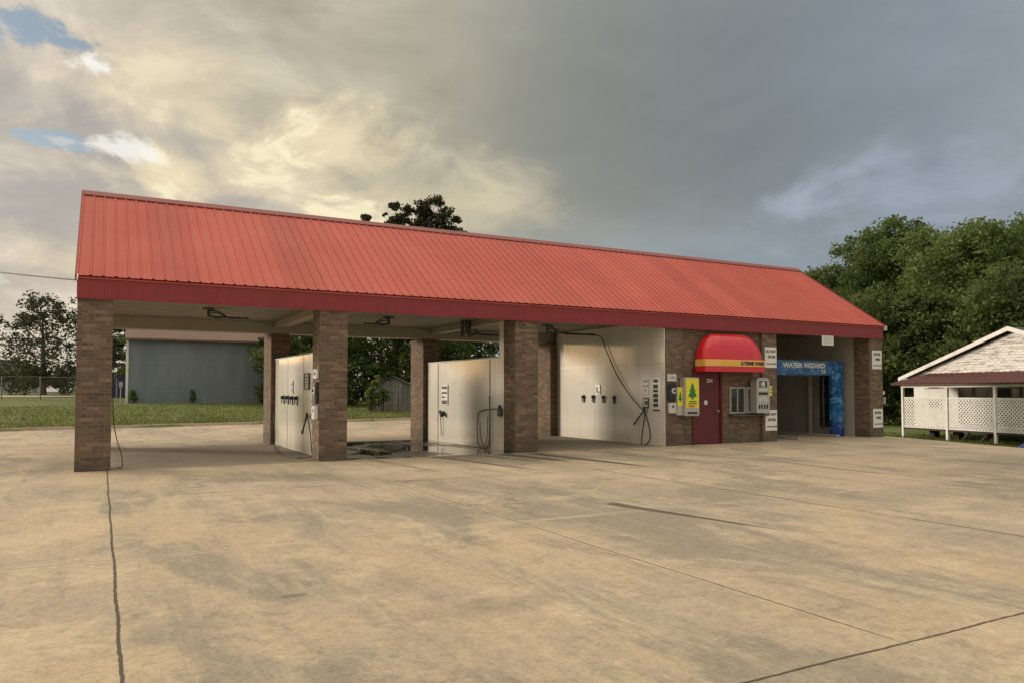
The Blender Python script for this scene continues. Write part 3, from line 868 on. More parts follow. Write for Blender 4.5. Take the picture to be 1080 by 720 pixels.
# ceiling and header beams
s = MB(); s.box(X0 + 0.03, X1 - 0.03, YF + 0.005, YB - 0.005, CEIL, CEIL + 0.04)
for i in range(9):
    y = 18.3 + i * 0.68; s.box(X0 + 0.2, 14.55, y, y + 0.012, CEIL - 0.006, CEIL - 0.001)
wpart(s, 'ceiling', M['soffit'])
s = MB(); s.box(X0 + 0.03, 14.55, 23.72, 24.2, 3.36, CEIL - 0.003, 0.004)
s.box(14.56, X1 - 0.7, 23.9, 24.2, 3.36, CEIL - 0.003); wpart(s, 'beam', M['beam'])
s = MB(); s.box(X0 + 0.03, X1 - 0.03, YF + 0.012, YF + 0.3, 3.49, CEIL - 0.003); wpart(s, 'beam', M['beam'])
# crossing beams between front and back columns
for xa in (4.62, 9.72):
    s = MB(); s.box(xa, xa + 0.3, YF + 0.31, 23.71, 3.52, CEIL - 0.002); wpart(s, 'beam', M['beam'])

def column(x0, x1, y0, y1, z1=CEIL):
    m = MB(); m.box(x0, x1, y0, y1, 0.0, z1, 0.006)
    return wpart(m, 'brick_column', M['brick'])
column(-0.45, 0.19, YF, YF + 0.64)
column(4.41, 5.07, YF, YF + 0.64)
column(9.55, 10.25, YF, YF + 0.64)
column(14.605, 15.25, YF, YF + 0.66)
column(18.55, 19.2, YF, YF + 0.66)
column(23.78, 24.5, YF, YF + 0.62)
for x0, x1 in ((-0.45, 0.15), (4.53, 5.08), (9.48, 10.06)): column(x0, x1, 23.72, YB - 0.03, 3.355)
column(14.30, 14.90, 23.45, YB - 0.03, 3.355)
column(23.78, 24.5, 23.9, YB - 0.03)

# low divider walls
w1 = MB(); w1.box(4.65, 4.86, YF + 0.645, 23.70, 0, 2.55, 0.008); w1o = wpart(w1, 'divider_wall', M['panel'])
for y in (20.0, 21.9):
    j = MB(); j.box(4.643, 4.649, y, y + 0.012, 0.02, 2.53); wpart(j, 'joint_strip', M['alu'], w1o)
cp = MB(); cp.box(4.63, 4.88, YF + 0.645, 23.70, 2.552, 2.58, 0.004); wpart(cp, 'cap_trim', M['whitepaint'], w1o)
w2 = MB(); w2.box(9.62, 9.83, 18.45, 23.70, 0, 2.53, 0.008); w2o = wpart(w2, 'divider_wall', M['panel'])
st = MB(); st.box(9.60, 9.85, YF + 0.645, 18.44, 0, 3.515, 0.01); wpart(st, 'end_post', M['panel'], w2o)
for y in (19.02, 22.75):
    j = MB(); j.box(9.611, 9.619, y, y + 0.035, 0.02, 2.5); wpart(j, 'joint_strip', M['darksteel'], w2o)
cp = MB(); cp.box(9.60, 9.85, 18.45, 23.70, 2.532, 2.56, 0.004); wpart(cp, 'cap_trim', M['whitepaint'], w2o)
# full height wall of the third bay, office box behind
w3 = MB(); w3.box(14.575, 14.60, YF + 0.02, 23.44, 0, CEIL - 0.01); w3o = wpart(w3, 'bay_wall', M['panel'])
j = MB(); j.box(14.568, 14.574, YF + 0.02, 23.44, 2.43, 2.445); wpart(j, 'joint_strip', M['alu'], w3o)
off = MB()
off.box(15.25, 15.69, YF + 0.10, YF + 0.30, 0, CEIL - 0.005)
off.box(16.93, 18.55, YF + 0.10, YF + 0.30, 0, CEIL - 0.005)
off.box(15.69, 16.93, YF + 0.10, YF + 0.30, 2.30, CEIL - 0.005)
wpart(off, 'office_wall', M['brick'])
ow = MB(); ow.box(14.62, 14.74, YF + 0.67, 23.44, 0, CEIL - 0.006); ow.box(19.02, 19.19, YF + 0.67, 24.1, 0, CEIL - 0.006)
ow.box(14.75, 19.01, 23.2, 23.4, 0, CEIL - 0.006)
wpart(ow, 'office_wall', M['greywall'])
# office door
dm = MB(); dm.box(15.79, 16.83, YF + 0.115, YF + 0.16, 0.02, 2.21, 0.004)
door = wpart(dm, 'door', M['door'])
fr = MB()
fr.box(15.692, 15.785, YF + 0.07, YF + 0.25, 0, 2.298); fr.box(16.835, 16.928, YF + 0.07, YF + 0.25, 0, 2.298); fr.box(15.785, 16.835, YF + 0.07, YF + 0.25, 2.215, 2.298)
wpart(fr, 'door_frame', M['door'], door)
h = MB(); h.disc((16.70, YF + 0.112, 1.0), (0, -1, 0), 0.035, 0.02); h.tube([(16.70, YF + 0.09, 1.0), (16.70, YF + 0.055, 1.0)], 0.012)
h.disc((16.70, YF + 0.055, 1.0), (0, -1, 0), 0.03, 0.03); wpart(h, 'door_knob', M['steel'], door)
for z in (0.3, 1.1, 1.95):
    h = MB(); h.tube([(15.80, YF + 0.108, z - 0.05), (15.80, YF + 0.108, z + 0.05)], 0.012); wpart(h, 'hinge', M['darksteel'], door)
nb = MB(); text_mesh(nb, '204', 16.42, YF + 0.112, 1.93, 0.16, bold=0.003); wpart(nb, 'door_number', M['white'], door)
pl = MB(); pl.box(16.20, 16.32, YF + 0.108, YF + 0.114, 1.20, 1.33); wpart(pl, 'door_sticker', M['white'], door)
# window beside the door
wf = MB()
wy = YF + 0.06
for a in ((17.22, 17.26), (17.52, 17.55), (17.82, 17.86)): wf.box(a[0], a[1], wy, wy + 0.06, 0.92, 1.74)
wf.box(17.26, 17.82, wy, wy + 0.06, 1.70, 1.74); wf.box(17.26, 17.82, wy, wy + 0.06, 0.92, 0.96)
wo = wpart(wf, 'window', M['alu'])
gl = MB(); gl.box(17.262, 17.518, wy + 0.035, wy + 0.039, 0.962, 1.698); gl.box(17.552, 17.818, wy + 0.035, wy + 0.039, 0.962, 1.698); wpart(gl, 'pane', M['glass'], wo)
sh = MB(); sh.box(17.15, 18.7, YF - 0.13, YF + 0.095, 0.84, 0.88, 0.004); wpart(sh, 'shelf', M['darksteel'])
# awning
aw = MB(); axc, ahx, aproj = 17.02, 1.24, 0.50
yw = YF + 0.02; zb, ah = 2.56, 0.80
NU, NV = 40, 12
vsx = []
for i in range(NV + 1):
    ph = (math.pi / 2) * i / NV
    hx = ahx - 0.72 * (1 - math.cos(ph)); pr = aproj * (0.06 + 0.94 * math.cos(ph))
    for jn in range(NU + 1):
        tt = math.pi * jn / NU
        cx = math.copysign(abs(math.cos(tt)) ** 0.5, math.cos(tt)); cy = abs(math.sin(tt)) ** 0.5
        vsx.append((axc - hx * cx, yw - pr * cy, zb + ah * math.sin(ph)))
aw.add(vsx, [(i * (NU + 1) + jn, i * (NU + 1) + jn + 1, (i + 1) * (NU + 1) + jn + 1, (i + 1) * (NU + 1) + jn) for i in range(NV) for jn in range(NU)], True)
aw.add(vsx[-(NU + 1):], [tuple(range(NU + 1))], False)
awn = wpart(aw, 'awning', M['awning'])
for jn in (5, 11, 17, 23, 29, 35):
    sm_ = MB(); sm_.tube([vsx[i * (NU + 1) + jn] for i in range(NV + 1)], 0.009, 5); wpart(sm_, 'seam', M['awning'], awn)
def awning_band(z0, z1, out, mat, name):
    mb = MB(); v = []
    for z in (z0, z1):
        for jn in range(NU + 1):
            tt = math.pi * jn / NU
            cx = math.copysign(abs(math.cos(tt)) ** 0.22, math.cos(tt)); cy = abs(math.sin(tt)) ** 0.22
            v.append((axc - (ahx + out) * cx, yw - (aproj + out) * cy, z))
    mb.add(v, [(jn, jn + 1, NU + 2 + jn, NU + 1 + jn) for jn in range(NU)], False)
    mb.add(v[:NU + 1], [tuple(range(NU + 1))])
    if name == 'awning_band': mb.add(v[NU + 1:], [tuple(range(NU + 1))])
    return wpart(mb, name, mat, awn)
awning_band(2.36, 2.562, 0.012, M['awning_yellow'], 'awning_band')
awning_band(2.20, 2.352, 0.004, M['awning'], 'awning_skirt')
at = MB(); text_mesh(at, 'X-TREME WASH', 17.62, yw - aproj - 0.018, 2.455, 0.15, bold=0.006, sx=0.92); wpart(at, 'awning_lettering', M['ink'], awn)
at = MB(); text_mesh(at, 'VENDING', 16.55, yw - aproj - 0.018, 2.455, 0.15, bold=0.004, sx=0.8); wpart(at, 'awning_lettering', M['yellow_letter'], awn)
# automatic bay
rw = MB(); rw.box(23.80, 23.98, YF + 0.625, 23.89, 0, CEIL - 0.007); wpart(rw, 'bay_wall', M['greywall'])
rl = MB()
rl.box(20.3, 20.42, YF + 0.1, 23.0, 0, 0.09, 0.02)
rl.box(22.75, 22.87, YF + 0.55, 23.0, 0, 0.09, 0.02); wpart(rl, 'tyre_guide', M['alu'])
bd = MB(); bd.box(19.2, 23.795, 23.75, 23.85, 0.0, CEIL - 0.007); wpart(bd, 'back_panel', M['greywall'])
cd = MB(); cd.tube([(24.58, YF + 0.2, 1.52), (24.58, YF + 0.2, 0.85)], 0.03); cd.box(24.502, 24.62, YF + 0.12, YF + 0.28, 1.15, 1.35, 0.01)
wpart(cd, 'conduit', M['darksteel'])

# ------------------------------------------------------------------ things fixed in the bays
def wall_item(name, label, cat, x, y, z, group=None):
    """root on a wall that faces -x; local +x runs towards the front, local -y out of the wall"""
    return thing(name, label, cat, (x, y, z), -math.pi / 2, group)
def side_item(name, label, cat, x, y, z, group=None):
    return thing(name, label, cat, (x, y, z), 0.0, group)

# mat clips: four on each of two walls
def make_clip(label, group):
    t = thing('mat_clip', label, 'mat clip', (0, 0, 0), -math.pi / 2, group)
    b = MB(); b.box(-0.05, 0.05, -0.02, -0.001, -0.13, 0.13, 0.006); b.build('back_plate', M['darksteel'], t)
    b = MB(); b.box(-0.035, 0.035, -0.10, -0.021, 0.02, 0.11, 0.01); b.tube([(0, -0.06, 0.03), (0, -0.075, -0.1)], 0.016, 8); b.build('jaw', M['black'], t)
    return t
clip_words = ('farthest from the front', 'second from the back', 'second from the front', 'nearest the front column')
proto = None
for wx, ysz, wname, grp in ((4.647, ((22.37, 1.37), (21.81, 1.37), (21.26, 1.36), (20.69, 1.36)), 'low white wall of the first bay', 'mat clips on the first low wall'),
                            (14.572, ((21.69, 1.36), (21.10, 1.36), (20.50, 1.35), (19.90, 1.34)), 'tall white wall of the third bay', 'mat clips on the tall wall')):
    for (yy, z), wd in zip(ysz, clip_words):
        if proto is None: o = proto = make_clip('x', grp)
        else: o = copy_tree(proto)
        o.location = (wx, yy, z); o['group'] = grp
        o['label'] = 'black mat clip on ' + wname + ', ' + wd
# sign boards / panels on the bay walls
def board(name, label, cat, x, y, z, w, h, rows, mat, inkm, wall='x', frame=None, group=None, d=0.025):
    t = wall_item(name, label, cat, x, y, z, group) if wall == 'x' else side_item(name, label, cat, x, y, z, group)
    b = MB(); b.box(-w / 2, w / 2, -d, -0.001, -h / 2, h / 2, 0.004); b.build('board', mat, t)
    if frame:
        f = MB(); fw = 0.03
        f.box(-w / 2 - fw, -w / 2, -d - 0.012, -0.002, -h / 2 - fw, h / 2 + fw); f.box(w / 2, w / 2 + fw, -d - 0.012, -0.002, -h / 2 - fw, h / 2 + fw)
        f.box(-w / 2, w / 2, -d - 0.012, -0.002, h / 2, h / 2 + fw); f.box(-w / 2, w / 2, -d - 0.012, -0.002, -h / 2 - fw, -h / 2)
        f.build('frame', frame, t)
    p = MB()
    for (u0, u1, v0, v1) in rows:
        p.box(-w / 2 + u0 * w, -w / 2 + u1 * w, -d - 0.003, -d - 0.0005, -h / 2 + v0 * h, -h / 2 + v1 * h)
    p.build('print', inkm, t)
    return t
board('instruction_sign', 'narrow framed instruction plate high on the first low white wall', 'sign', 4.647, 19.57, 1.86, 0.44, 0.36,
      [(0.1, 0.9, 0.72, 0.86), (0.15, 0.85, 0.5, 0.62), (0.15, 0.85, 0.3, 0.42), (0.15, 0.7, 0.1, 0.2)], M['alu'], M['ink_grey'], frame=M['darksteel'])
board('notice_plate', 'small grey notice plate above the mat clips on the first low wall', 'sign', 4.647, 21.33, 1.72, 0.30, 0.36, [(0.2, 0.8, 0.6, 0.8), (0.2, 0.8, 0.2, 0.4)], M['alu'], M['ink_grey'])
board('small_plate', 'small grey plate beside the spray gun on the first low wall', 'sign', 4.647, 19.0, 1.31, 0.22, 0.30, [(0.2, 0.8, 0.55, 0.8), (0.2, 0.8, 0.15, 0.4)], M['alu'], M['ink_grey'])
board('instruction_sign', 'tall plate with four dark lines of print on the middle white wall', 'sign', 9.617, 22.2, 1.49, 0.50, 0.64,
      [(0.08, 0.92, 0.80, 0.93), (0.08, 0.92, 0.56, 0.66), (0.08, 0.6, 0.36, 0.44), (0.08, 0.92, 0.06, 0.24)], M['alu'], M['ink'])
board('notice_plate', 'small grey notice plate above the mat clips on the tall white wall', 'sign', 14.572, 20.83, 1.66, 0.26, 0.32, [(0.15, 0.5, 0.2, 0.8), (0.6, 0.85, 0.1, 0.35)], M['alu'], M['ink_grey'])
board('selector_plate', 'faint pale plate above the dark square plate on the tall wall', 'sign', 14.572, 18.31, 1.75, 0.26, 0.46,
      [(0.1, 0.9, 0.78, 0.92), (0.1, 0.4, 0.45, 0.62), (0.6, 0.9, 0.45, 0.62), (0.3, 0.7, 0.2, 0.35)], M['offwhite'], M['ink_grey'])
board('price_plate', 'dark square plate just above the spray gun on the tall wall', 'sign', 14.572, 18.31, 1.26, 0.28, 0.31, [(0.15, 0.85, 0.7, 0.85), (0.15, 0.85, 0.15, 0.3), (0.15, 0.3, 0.3, 0.7)], M['darksteel'], M['offwhite'])
board('menu_board', 'tall white menu board with black blocks at the front of the tall wall', 'sign', 14.572, 17.80, 1.52, 0.34, 0.98,
      [(0.08, 0.72, 0.86, 0.95), (0.08, 0.72, 0.68, 0.80), (0.08, 0.72, 0.56, 0.65), (0.08, 0.72, 0.40, 0.52), (0.08, 0.72, 0.26, 0.37), (0.08, 0.72, 0.12, 0.22), (0.02, 0.98, 0.0, 0.04)], M['white'], M['ink'])

# coin meters: three stacked boxes on a column
def meter(label, loc, rot):
    t = thing('coin_meter', label, 'coin meter', loc, rot)
    a = MB(); a.box(-0.16, 0.16, -0.06, -0.001, 1.90, 2.12, 0.008); hd = a.build('price_box', M['offwhite'], t)
    p = MB(); text_mesh(p, '4:00', 0, -0.064, 2.01, 0.11); p.build('price_digits', M['ink_grey'], hd)
    a = MB(); a.box(-0.15, 0.15, -0.075, -0.001, 1.33, 1.82, 0.01); dl = a.build('dial_box', M['black'], t)
    a = MB(); a.disc((0.04, -0.076, 1.62), (0, -1, 0), 0.085, 0.018, 20); a.build('dial', M['offwhite'], dl)
    a = MB(); a.disc((0.04, -0.095, 1.62), (0, -1, 0), 0.03, 0.03, 12); a.bar((0.04, -0.12, 1.62), (0.08, -0.12, 1.67), 0.015, 0.02); a.build('knob', M['black'], dl)
    a = MB(); a.box(-0.14, 0.14, -0.09, -0.001, 0.96, 1.27, 0.012); cb = a.build('coin_box', M['offwhite'], t)
    a = MB(); a.box(-0.04, 0.04, -0.095, -0.0905, 1.13, 1.2); a.build('coin_slot', M['darksteel'], cb)
    return t
meter('coin meter of stacked boxes on the left side of the second brick column', (4.405, 17.63, 0), -math.pi / 2)
meter('coin meter of stacked boxes on the brick wall left of the yellow boxes', (14.80, YF - 0.004, 0), 0.0)

# spray guns on holders
def gun(label, y, z, x, flip=1):
    t = wall_item('spray_gun', label, 'spray gun', x, y, z)
    a = MB(); a.box(-0.06, 0.06, -0.05, -0.001, -0.05, 0.08, 0.006); a.tube([(0, -0.05, 0.0), (0, -0.14, 0.03)], 0.03, 10); a.build('holder', M['steel'], t)
    a = MB(); a.tube(catmull([(0.02, -0.10, 0.06), (-0.03 * flip, -0.12, -0.02), (-0.12 * flip, -0.12, -0.1)]), 0.026, 8); a.tube([(-0.11 * flip, -0.12, -0.09), (-0.42 * flip, -0.11, -0.36)], 0.02, 8)
    a.box(-0.02, 0.05, -0.15, -0.09, -0.02, 0.1, 0.01)
    a.build('grip', M['black'], t)
    a = MB(); a.tube([(-0.42 * flip, -0.11, -0.36), (-0.5 * flip, -0.11, -0.43)], 0.03, 8); a.build('nozzle', M['darksteel'], t)
    return t
gun('black spray gun hung on the first low white wall near the column', 19.12, 0.97, 4.645)
gun('black spray gun with trailing lance on the tall white wall', 18.28, 1.02, 14.57)
t = wall_item('brush_holder', 'black foam brush head in a holder on the middle white wall', 'brush', 9.615, 22.30, 0.92)
a = MB(); a.box(-0.05, 0.05, -0.04, -0.001, -0.08, 0.06, 0.006); a.build('bracket', M['steel'], t)
a = MB(); a.tube([(-0.08, -0.1, 0.04), (0.12, -0.1, -0.06)], [0.055, 0.075], 10); a.build('brush_head', M['black'], t)
a = MB(); a.tube([(-0.08, -0.08, 0.03), (-0.11, -0.06, -0.1), (-0.1, -0.04, -0.72)], 0.018, 8); a.build('handle', M['steel'], t)
t = wall_item('hose_bracket', 'dark valve box near the front of the middle white wall', 'valve box', 9.598, 18.30, 1.07)
a = MB(); a.box(-0.1, 0.1, -0.09, -0.001, -0.14, 0.08, 0.012); a.build('box_body', M['darksteel'], t)
a = MB(); a.tube([(0, -0.06, 0.07), (0, -0.06, 0.16)], 0.045, 10); a.build('valve', M['black'], t)

def hose(label, pts, mat, r=0.013, n=10):
    m = MB(); m.tube(catmull(pts, n), r, 8)
    return tag(m.build('hose', mat), label, 'hose')
hose('dark hose looping from the first low wall across the bay floor', [(4.60, 23.6, 0.95), (4.60, 23.45, 0.6), (4.58, 23.25, 0.3), (4.5, 22.9, 0.03), (4.25, 21.6, 0.016), (4.08, 19.6, 0.016), (4.15, 18.5, 0.016), (4.5, 18.55, 0.016), (4.60, 18.9, 0.2), (4.60, 19.05, 0.6), (4.55, 19.1, 0.95)], M['rubber'])
hose('grey hose hanging in a long loop from the valve box', [(9.54, 18.32, 1.10), (9.57, 18.7, 1.12), (9.57, 19.45, 1.06), (9.58, 19.74, 0.9), (9.58, 19.76, 0.2), (9.57, 19.55, 0.03), (9.57, 19.2, 0.03), (9.57, 19.0, 0.2), (9.575, 18.97, 0.8), (9.575, 18.99, 1.5)], M['greyhose'], 0.016)
hose('grey hose doubled up in a short loop under the brush holder', [(9.58, 19.6, 0.75), (9.57, 19.5, 0.3), (9.57, 19.3, 0.06), (9.57, 19.12, 0.3), (9.57, 19.1, 0.9)], M['greyhose'], 0.012)
hose('black hose looping down below the spray gun on the tall wall', [(14.5, 18.3, 1.0), (14.52, 18.36, 0.7), (14.53, 18.46, 0.35), (14.5, 18.46, 0.03), (14.5, 18.2, 0.03), (14.53, 18.08, 0.25), (14.53, 18.15, 0.6), (14.5, 18.27, 0.95)], M['rubber'], 0.015)
hose('black hose hanging down beside the first brick column', [(0.21, 17.72, 2.6), (0.215, 17.7, 1.85), (0.23, 17.7, 1.06), (0.30, 17.7, 0.62), (0.39, 17.7, 0.3), (0.41, 17.72, 0.06), (0.36, 17.85, 0.015), (0.25, 18.2, 0.015)], M['rubber'], 0.009)
hose('long black hose drooping from the ceiling boom to the tall wall', [(13.3, 20.9, 3.46), (14.1, 20.6, 3.44), (14.42, 20.46, 3.38), (14.5, 20.3, 2.98), (14.5, 19.69, 2.13), (14.5, 18.96, 1.44), (14.49, 18.4, 1.06)], M['rubber'], 0.017)

# ceiling booms
def boom(label, x, y, ang, arm, drop, big=False):
    t = thing('ceiling_boom', label, 'boom', (x, y, CEIL - 0.008), R(ang), 'hose booms under the ceiling')
    a = MB(); a.box(-0.12, 0.12, -0.12, 0.12, -0.03, 0, 0.004)
    a.tube([(0, 0, -0.03), (0, 0, -drop)], 0.035, 10)
    if big:
        a.box(-0.16, -0.10, -0.05, 0.05, -drop - 0.12, -0.0); a.box(0.10, 0.16, -0.05, 0.05, -drop - 0.12, -0.0)
    a.build('mount', M['darksteel'], t)
    a = MB(); a.tube([(0, 0, -drop), (arm, 0, -drop - 0.01)], 0.02, 8); a.tube([(0.0, 0, -drop + 0.18), (arm * 0.45, 0, -drop)], 0.011, 6)
    a.build('arm', M['darksteel'], t)
    a = MB(); a.tube(catmull([(0.03, 0.03, -0.06), (0.22, 0.05, -0.05), (0.42, 0.03, -drop + 0.02), (0.2, 0.03, -drop - 0.03), (0.02, 0.03, -drop + 0.05), (0.2, -0.03, -0.1), (0.5, -0.03, -drop - 0.02), (arm * 0.98, 0.0, -drop + 0.01)]), 0.014, 8)
    a.build('boom_hose', M['rubber'], t)
    return t
boom('ceiling hose boom in the first bay, arm swung to the right', 2.36, 20.5, 4, 1.0, 0.20)
boom('ceiling hose boom nearest the second brick column, arm swung left', 7.15, 20.5, 184, 0.75, 0.20)
boom('thick ceiling boom with a tangle of hoses above the middle wall', 9.55, 20.5, 10, 1.3, 0.36, True)
boom('ceiling boom of the third bay reaching towards the tall wall', 12.38, 20.5, 3, 1.9, 0.22)
# lower arm left of the first boom
# ------------------------------------------------------------------ office front fittings
t = side_item('air_freshener_dispenser', 'large yellow dispenser with a green tree on the brick by the door', 'vending box', 15.42, YF - 0.004, 0)
a = MB(); a.box(-0.29, 0.29, -0.22, -0.001, 0.88, 2.02, 0.02); a.build('cabinet', M['alu'], t)
a = MB(); a.box(-0.25, 0.25, -0.232, -0.221, 1.12, 1.99, 0.004); fp = a.build('front_panel', M['yellow'], t)
tree = [(0, 1.86), (0.07, 1.74), (0.045, 1.74), (0.12, 1.60), (0.075, 1.60), (0.17, 1.47), (0.10, 1.44), (0.04, 1.44), (0.05, 1.38), (-0.05, 1.38), (-0.04, 1.44), (-0.10, 1.44), (-0.17, 1.47), (-0.075, 1.60), (-0.12, 1.60), (-0.045, 1.74), (-0.07, 1.74)]
a = MB(); a.prism(tree, -0.238, -0.2325); a.build('tree_emblem', M['green'], fp)
a = MB()
for (x0, x1, z0, z1) in ((-0.13, 0.15, 1.29, 1.325), (-0.17, 0.17, 1.23, 1.26)): a.box(x0, x1, -0.237, -0.2325, z0, z1)
a.build('print', M['green'], fp)
a = MB(); a.box(-0.15, 0.08, -0.237, -0.2325, 1.15, 1.195); a.build('print', M['red_ink'], fp)
a = MB(); a.box(-0.19, 0.19, -0.228, -0.2205, 0.94, 1.0); a.build('delivery_slot', M['black'], t)
t = side_item('small_yellow_dispenser', 'small yellow box with a green tree left of the large one', 'vending box', 15.02, YF - 0.004, 0)
a = MB(); a.box(-0.11, 0.11, -0.14, -0.001, 0.9, 1.74, 0.012); a.build('cabinet', M['alu'], t)
a = MB(); a.box(-0.095, 0.095, -0.15, -0.141, 1.17, 1.72, 0.003); fp = a.build('front_panel', M['yellow'], t)
a = MB(); a.prism([(x * 0.42, 1.30 + (z - 1.38) * 0.66) for x, z in tree], -0.156, -0.1505); a.build('tree_emblem', M['green'], fp)
t = side_item('change_machine', 'grey change machine with rounded top on the brick under the awning', 'change machine', 18.30, YF - 0.004, 0)
a = MB(); a.prism([(-0.28, 0.93), (0.28, 0.93), (0.28, 1.92), (0.24, 2.0), (0.16, 2.03), (-0.16, 2.03), (-0.24, 2.0), (-0.28, 1.92)], -0.26, -0.001); a.build('cabinet', M['alu'], t)
a = MB(); a.box(-0.16, 0.16, -0.268, -0.2605, 1.74, 1.93); sc_ = a.build('display', M['ink'], t)
a = MB(); a.box(-0.07, 0.07, -0.274, -0.2685, 1.76, 1.91); text_mesh(a, '$', -0.11, -0.271, 1.83, 0.12); a.build('display_card', M['offwhite'], sc_)
a = MB(); a.box(-0.2, 0.2, -0.267, -0.2605, 1.5, 1.58); a.build('bill_slot', M['ink'], t)
a = MB(); a.box(-0.19, 0.19, -0.266, -0.2605, 1.63, 1.68); a.build('label_strip', M['offwhite'], t)
for bx, bz in ((-0.12, 1.35), (0.02, 1.40), (0.1, 1.33)):
    a = MB(); a.box(bx - 0.055, bx + 0.055, -0.266, -0.2605, bz - 0.04, bz + 0.04); a.build('label_card', M['offwhite'], t)
for bx in (-0.17, -0.06, 0.06, 0.17):
    a = MB(); a.box(bx - 0.03, bx + 0.03, -0.272, -0.2605, 1.06, 1.2, 0.004); a.build('coin_chute', M['ink'], t)
t = side_item('wall_cabinet', 'narrow grey wall cabinet between the window and the change machine', 'cabinet', 17.945, YF + 0.095, 0)
a = MB(); a.box(-0.075, 0.06, -0.12, -0.001, 0.93, 1.74, 0.006); a.build('cabinet', M['alu'], t)
a = MB(); a.box(-0.05, 0.04, -0.125, -0.1205, 0.98, 1.69); a.build('door_panel', M['darksteel'], t)
board('yellow_notice', 'small yellow notice on the brick right of the change machine', 'sign', 18.86, YF - 0.002, 1.62, 0.2, 0.32, [(0.15, 0.85, 0.6, 0.75), (0.15, 0.85, 0.3, 0.42)], M['yellow'], M['ink_grey'], wall='y', d=0.015)

def lane_sign(label, x, z, l1, l2, arrow):
    t = side_item('lane_sign', label, 'sign', x, YF - 0.002, z, 'white lettered signs on the end bay columns')
    a = MB(); a.box(-0.26, 0.26, -0.018, -0.001, -0.33, 0.33, 0.004); b = a.build('board', M['white'], t)
    a = MB(); text_mesh(a, l1, 0.0, -0.0205, 0.19, 0.115, bold=0.004); text_mesh(a, l2, 0.03 if arrow > 0 else 0, -0.0205, 0.015, 0.115, bold=0.004)
    a.build('lettering', M['ink'], b)
    a = MB(); a.box(-0.2, 0.2, -0.021, -0.0185, -0.215, -0.185)
    a.prism([(arrow * 0.2, -0.24), (arrow * 0.245, -0.2), (arrow * 0.2, -0.16)], -0.021, -0.0185); a.build('arrow', M['ink'], b)
    return t
lane_sign('white DO NOT ENTER sign high on the column by the awning', 18.92, 2.69, 'DO NOT', 'ENTER', 1)
lane_sign('white DO NOT ENTER sign low on the column under the change machine', 18.91, 0.68, 'DO NOT', 'ENTER', 1)
lane_sign('white ENTER HERE sign high on the rightmost brick column', 24.18, 2.72, 'ENTER', 'HERE', 1)
lane_sign('white ENTER HERE sign low on the rightmost brick column', 24.19, 0.66, 'ENTER', 'HERE', 1)
t = side_item('hanging_sign', 'small square white sign hanging under the red fascia', 'sign', 21.55, YF - 0.06, 3.32)
a = MB(); a.box(-0.28, 0.28, -0.03, 0.0, -0.17, 0.15, 0.004); a.build('board', M['white'], t)
a = MB(); a.box(-0.21, 0.21, -0.034, -0.0305, -0.11, 0.13); a.build('faded_print', M['offwhite'], t)

# arch of the automatic washer
t = thing('wash_arch', 'blue lettered wash arch standing in the dark end bay', 'wash arch', (21.6, 18.3, 0))
a = MB(); a.box(-2.16, 1.94, 0, 0.16, 2.17, 2.68, 0.02); a.build('top_beam', M['splash'], t)
for lx in (1.33, -2.16):
    a = MB(); a.box(lx, lx + 0.61, 0.003, 0.16, 0.0, 2.168, 0.02); a.build('leg', M['splash'], t)
a = MB(); a.box(-2.1, 1.88, 0.163, 0.5, 2.2, 2.62); a.build('machine_case', M['wrapdark'], t)
a = MB(); text_mesh(a, 'WATER WIZARD', -0.10, -0.006, 2.50, 0.225, bold=0.009, sx=1.22); text_mesh(a, '2.0', 0.86, -0.006, 2.30, 0.17, bold=0.006); a.build('lettering', M['white'], t)
a = MB(); a.tube([(1.20, 0.3, 2.1), (1.20, 0.3, 0.3)], 0.04, 8); a.tube([(1.2, 0.3, 1.8), (1.05, 0.2, 1.7), (1.05, 0.2, 0.8), (1.2, 0.3, 0.6)], 0.02, 8)
a.build('spray_pipe', M['wrapdark'], t)
t = thing('hose_rack', 'dark rack of hoses and nozzles on the end bay wall', 'hose rack', (23.70, 19.2, 0))
a = MB(); a.box(0.03, 0.095, -0.32, 0.32, 0.3, 2.35, 0.006); a.build('back_plate', M['darksteel'], t)
a = MB()
for i, yy in enumerate((-0.22, -0.1, 0.04, 0.18)):
    a.tube(catmull([(0.0, yy, 2.2 - i * 0.1), (-0.05, yy + 0.06, 1.7), (-0.03, yy - 0.06, 1.1), (-0.06, yy + 0.05, 0.6), (0.0, yy, 0.35)]), 0.022, 8)
a.build('hose_bundle', M['rubber'], t)
for zz in (0.6, 0.95, 1.45, 1.9):
    a = MB(); a.box(-0.1, 0.03, -0.1, 0.1, zz, zz + 0.14, 0.02); a.build('valve_block', M['black'], t)
t = thing('guide_pole', 'plain grey guide pole standing by the end bay wall', 'pole', (23.62, 19.85, 0))
a = MB(); a.tube([(0, 0, 0.02), (0, 0, 2.3)], 0.1, 14); a.build('pole', M['greywall'], t)
a = MB(); a.tube([(0, 0, 0.0), (0, 0, 0.03)], 0.17, 14); a.build('base_plate', M['darksteel'], t)
a = MB(); a.tube(catmull([(0.1, 0.25, 0.05), (0, 0.3, 0.25), (0.05, 0.4, 0.3), (0.1, 0.5, 0.05)]), 0.03, 8)
# photo-cell box on the far end of the building
t = thing('utility_box', 'small white utility boxes on the outer side of the last column', 'utility box', (24.505, YF + 0.12, 1.2))
a = MB(); a.box(0, 0.17, -0.08, 0.08, 0.28, 0.42, 0.015); a.build('sensor', M['offwhite'], t)
a = MB(); a.box(0.13, 0.2, -0.08, 0.08, -0.05, 0.2, 0.012); a.build('box_body', M['offwhite'], t)

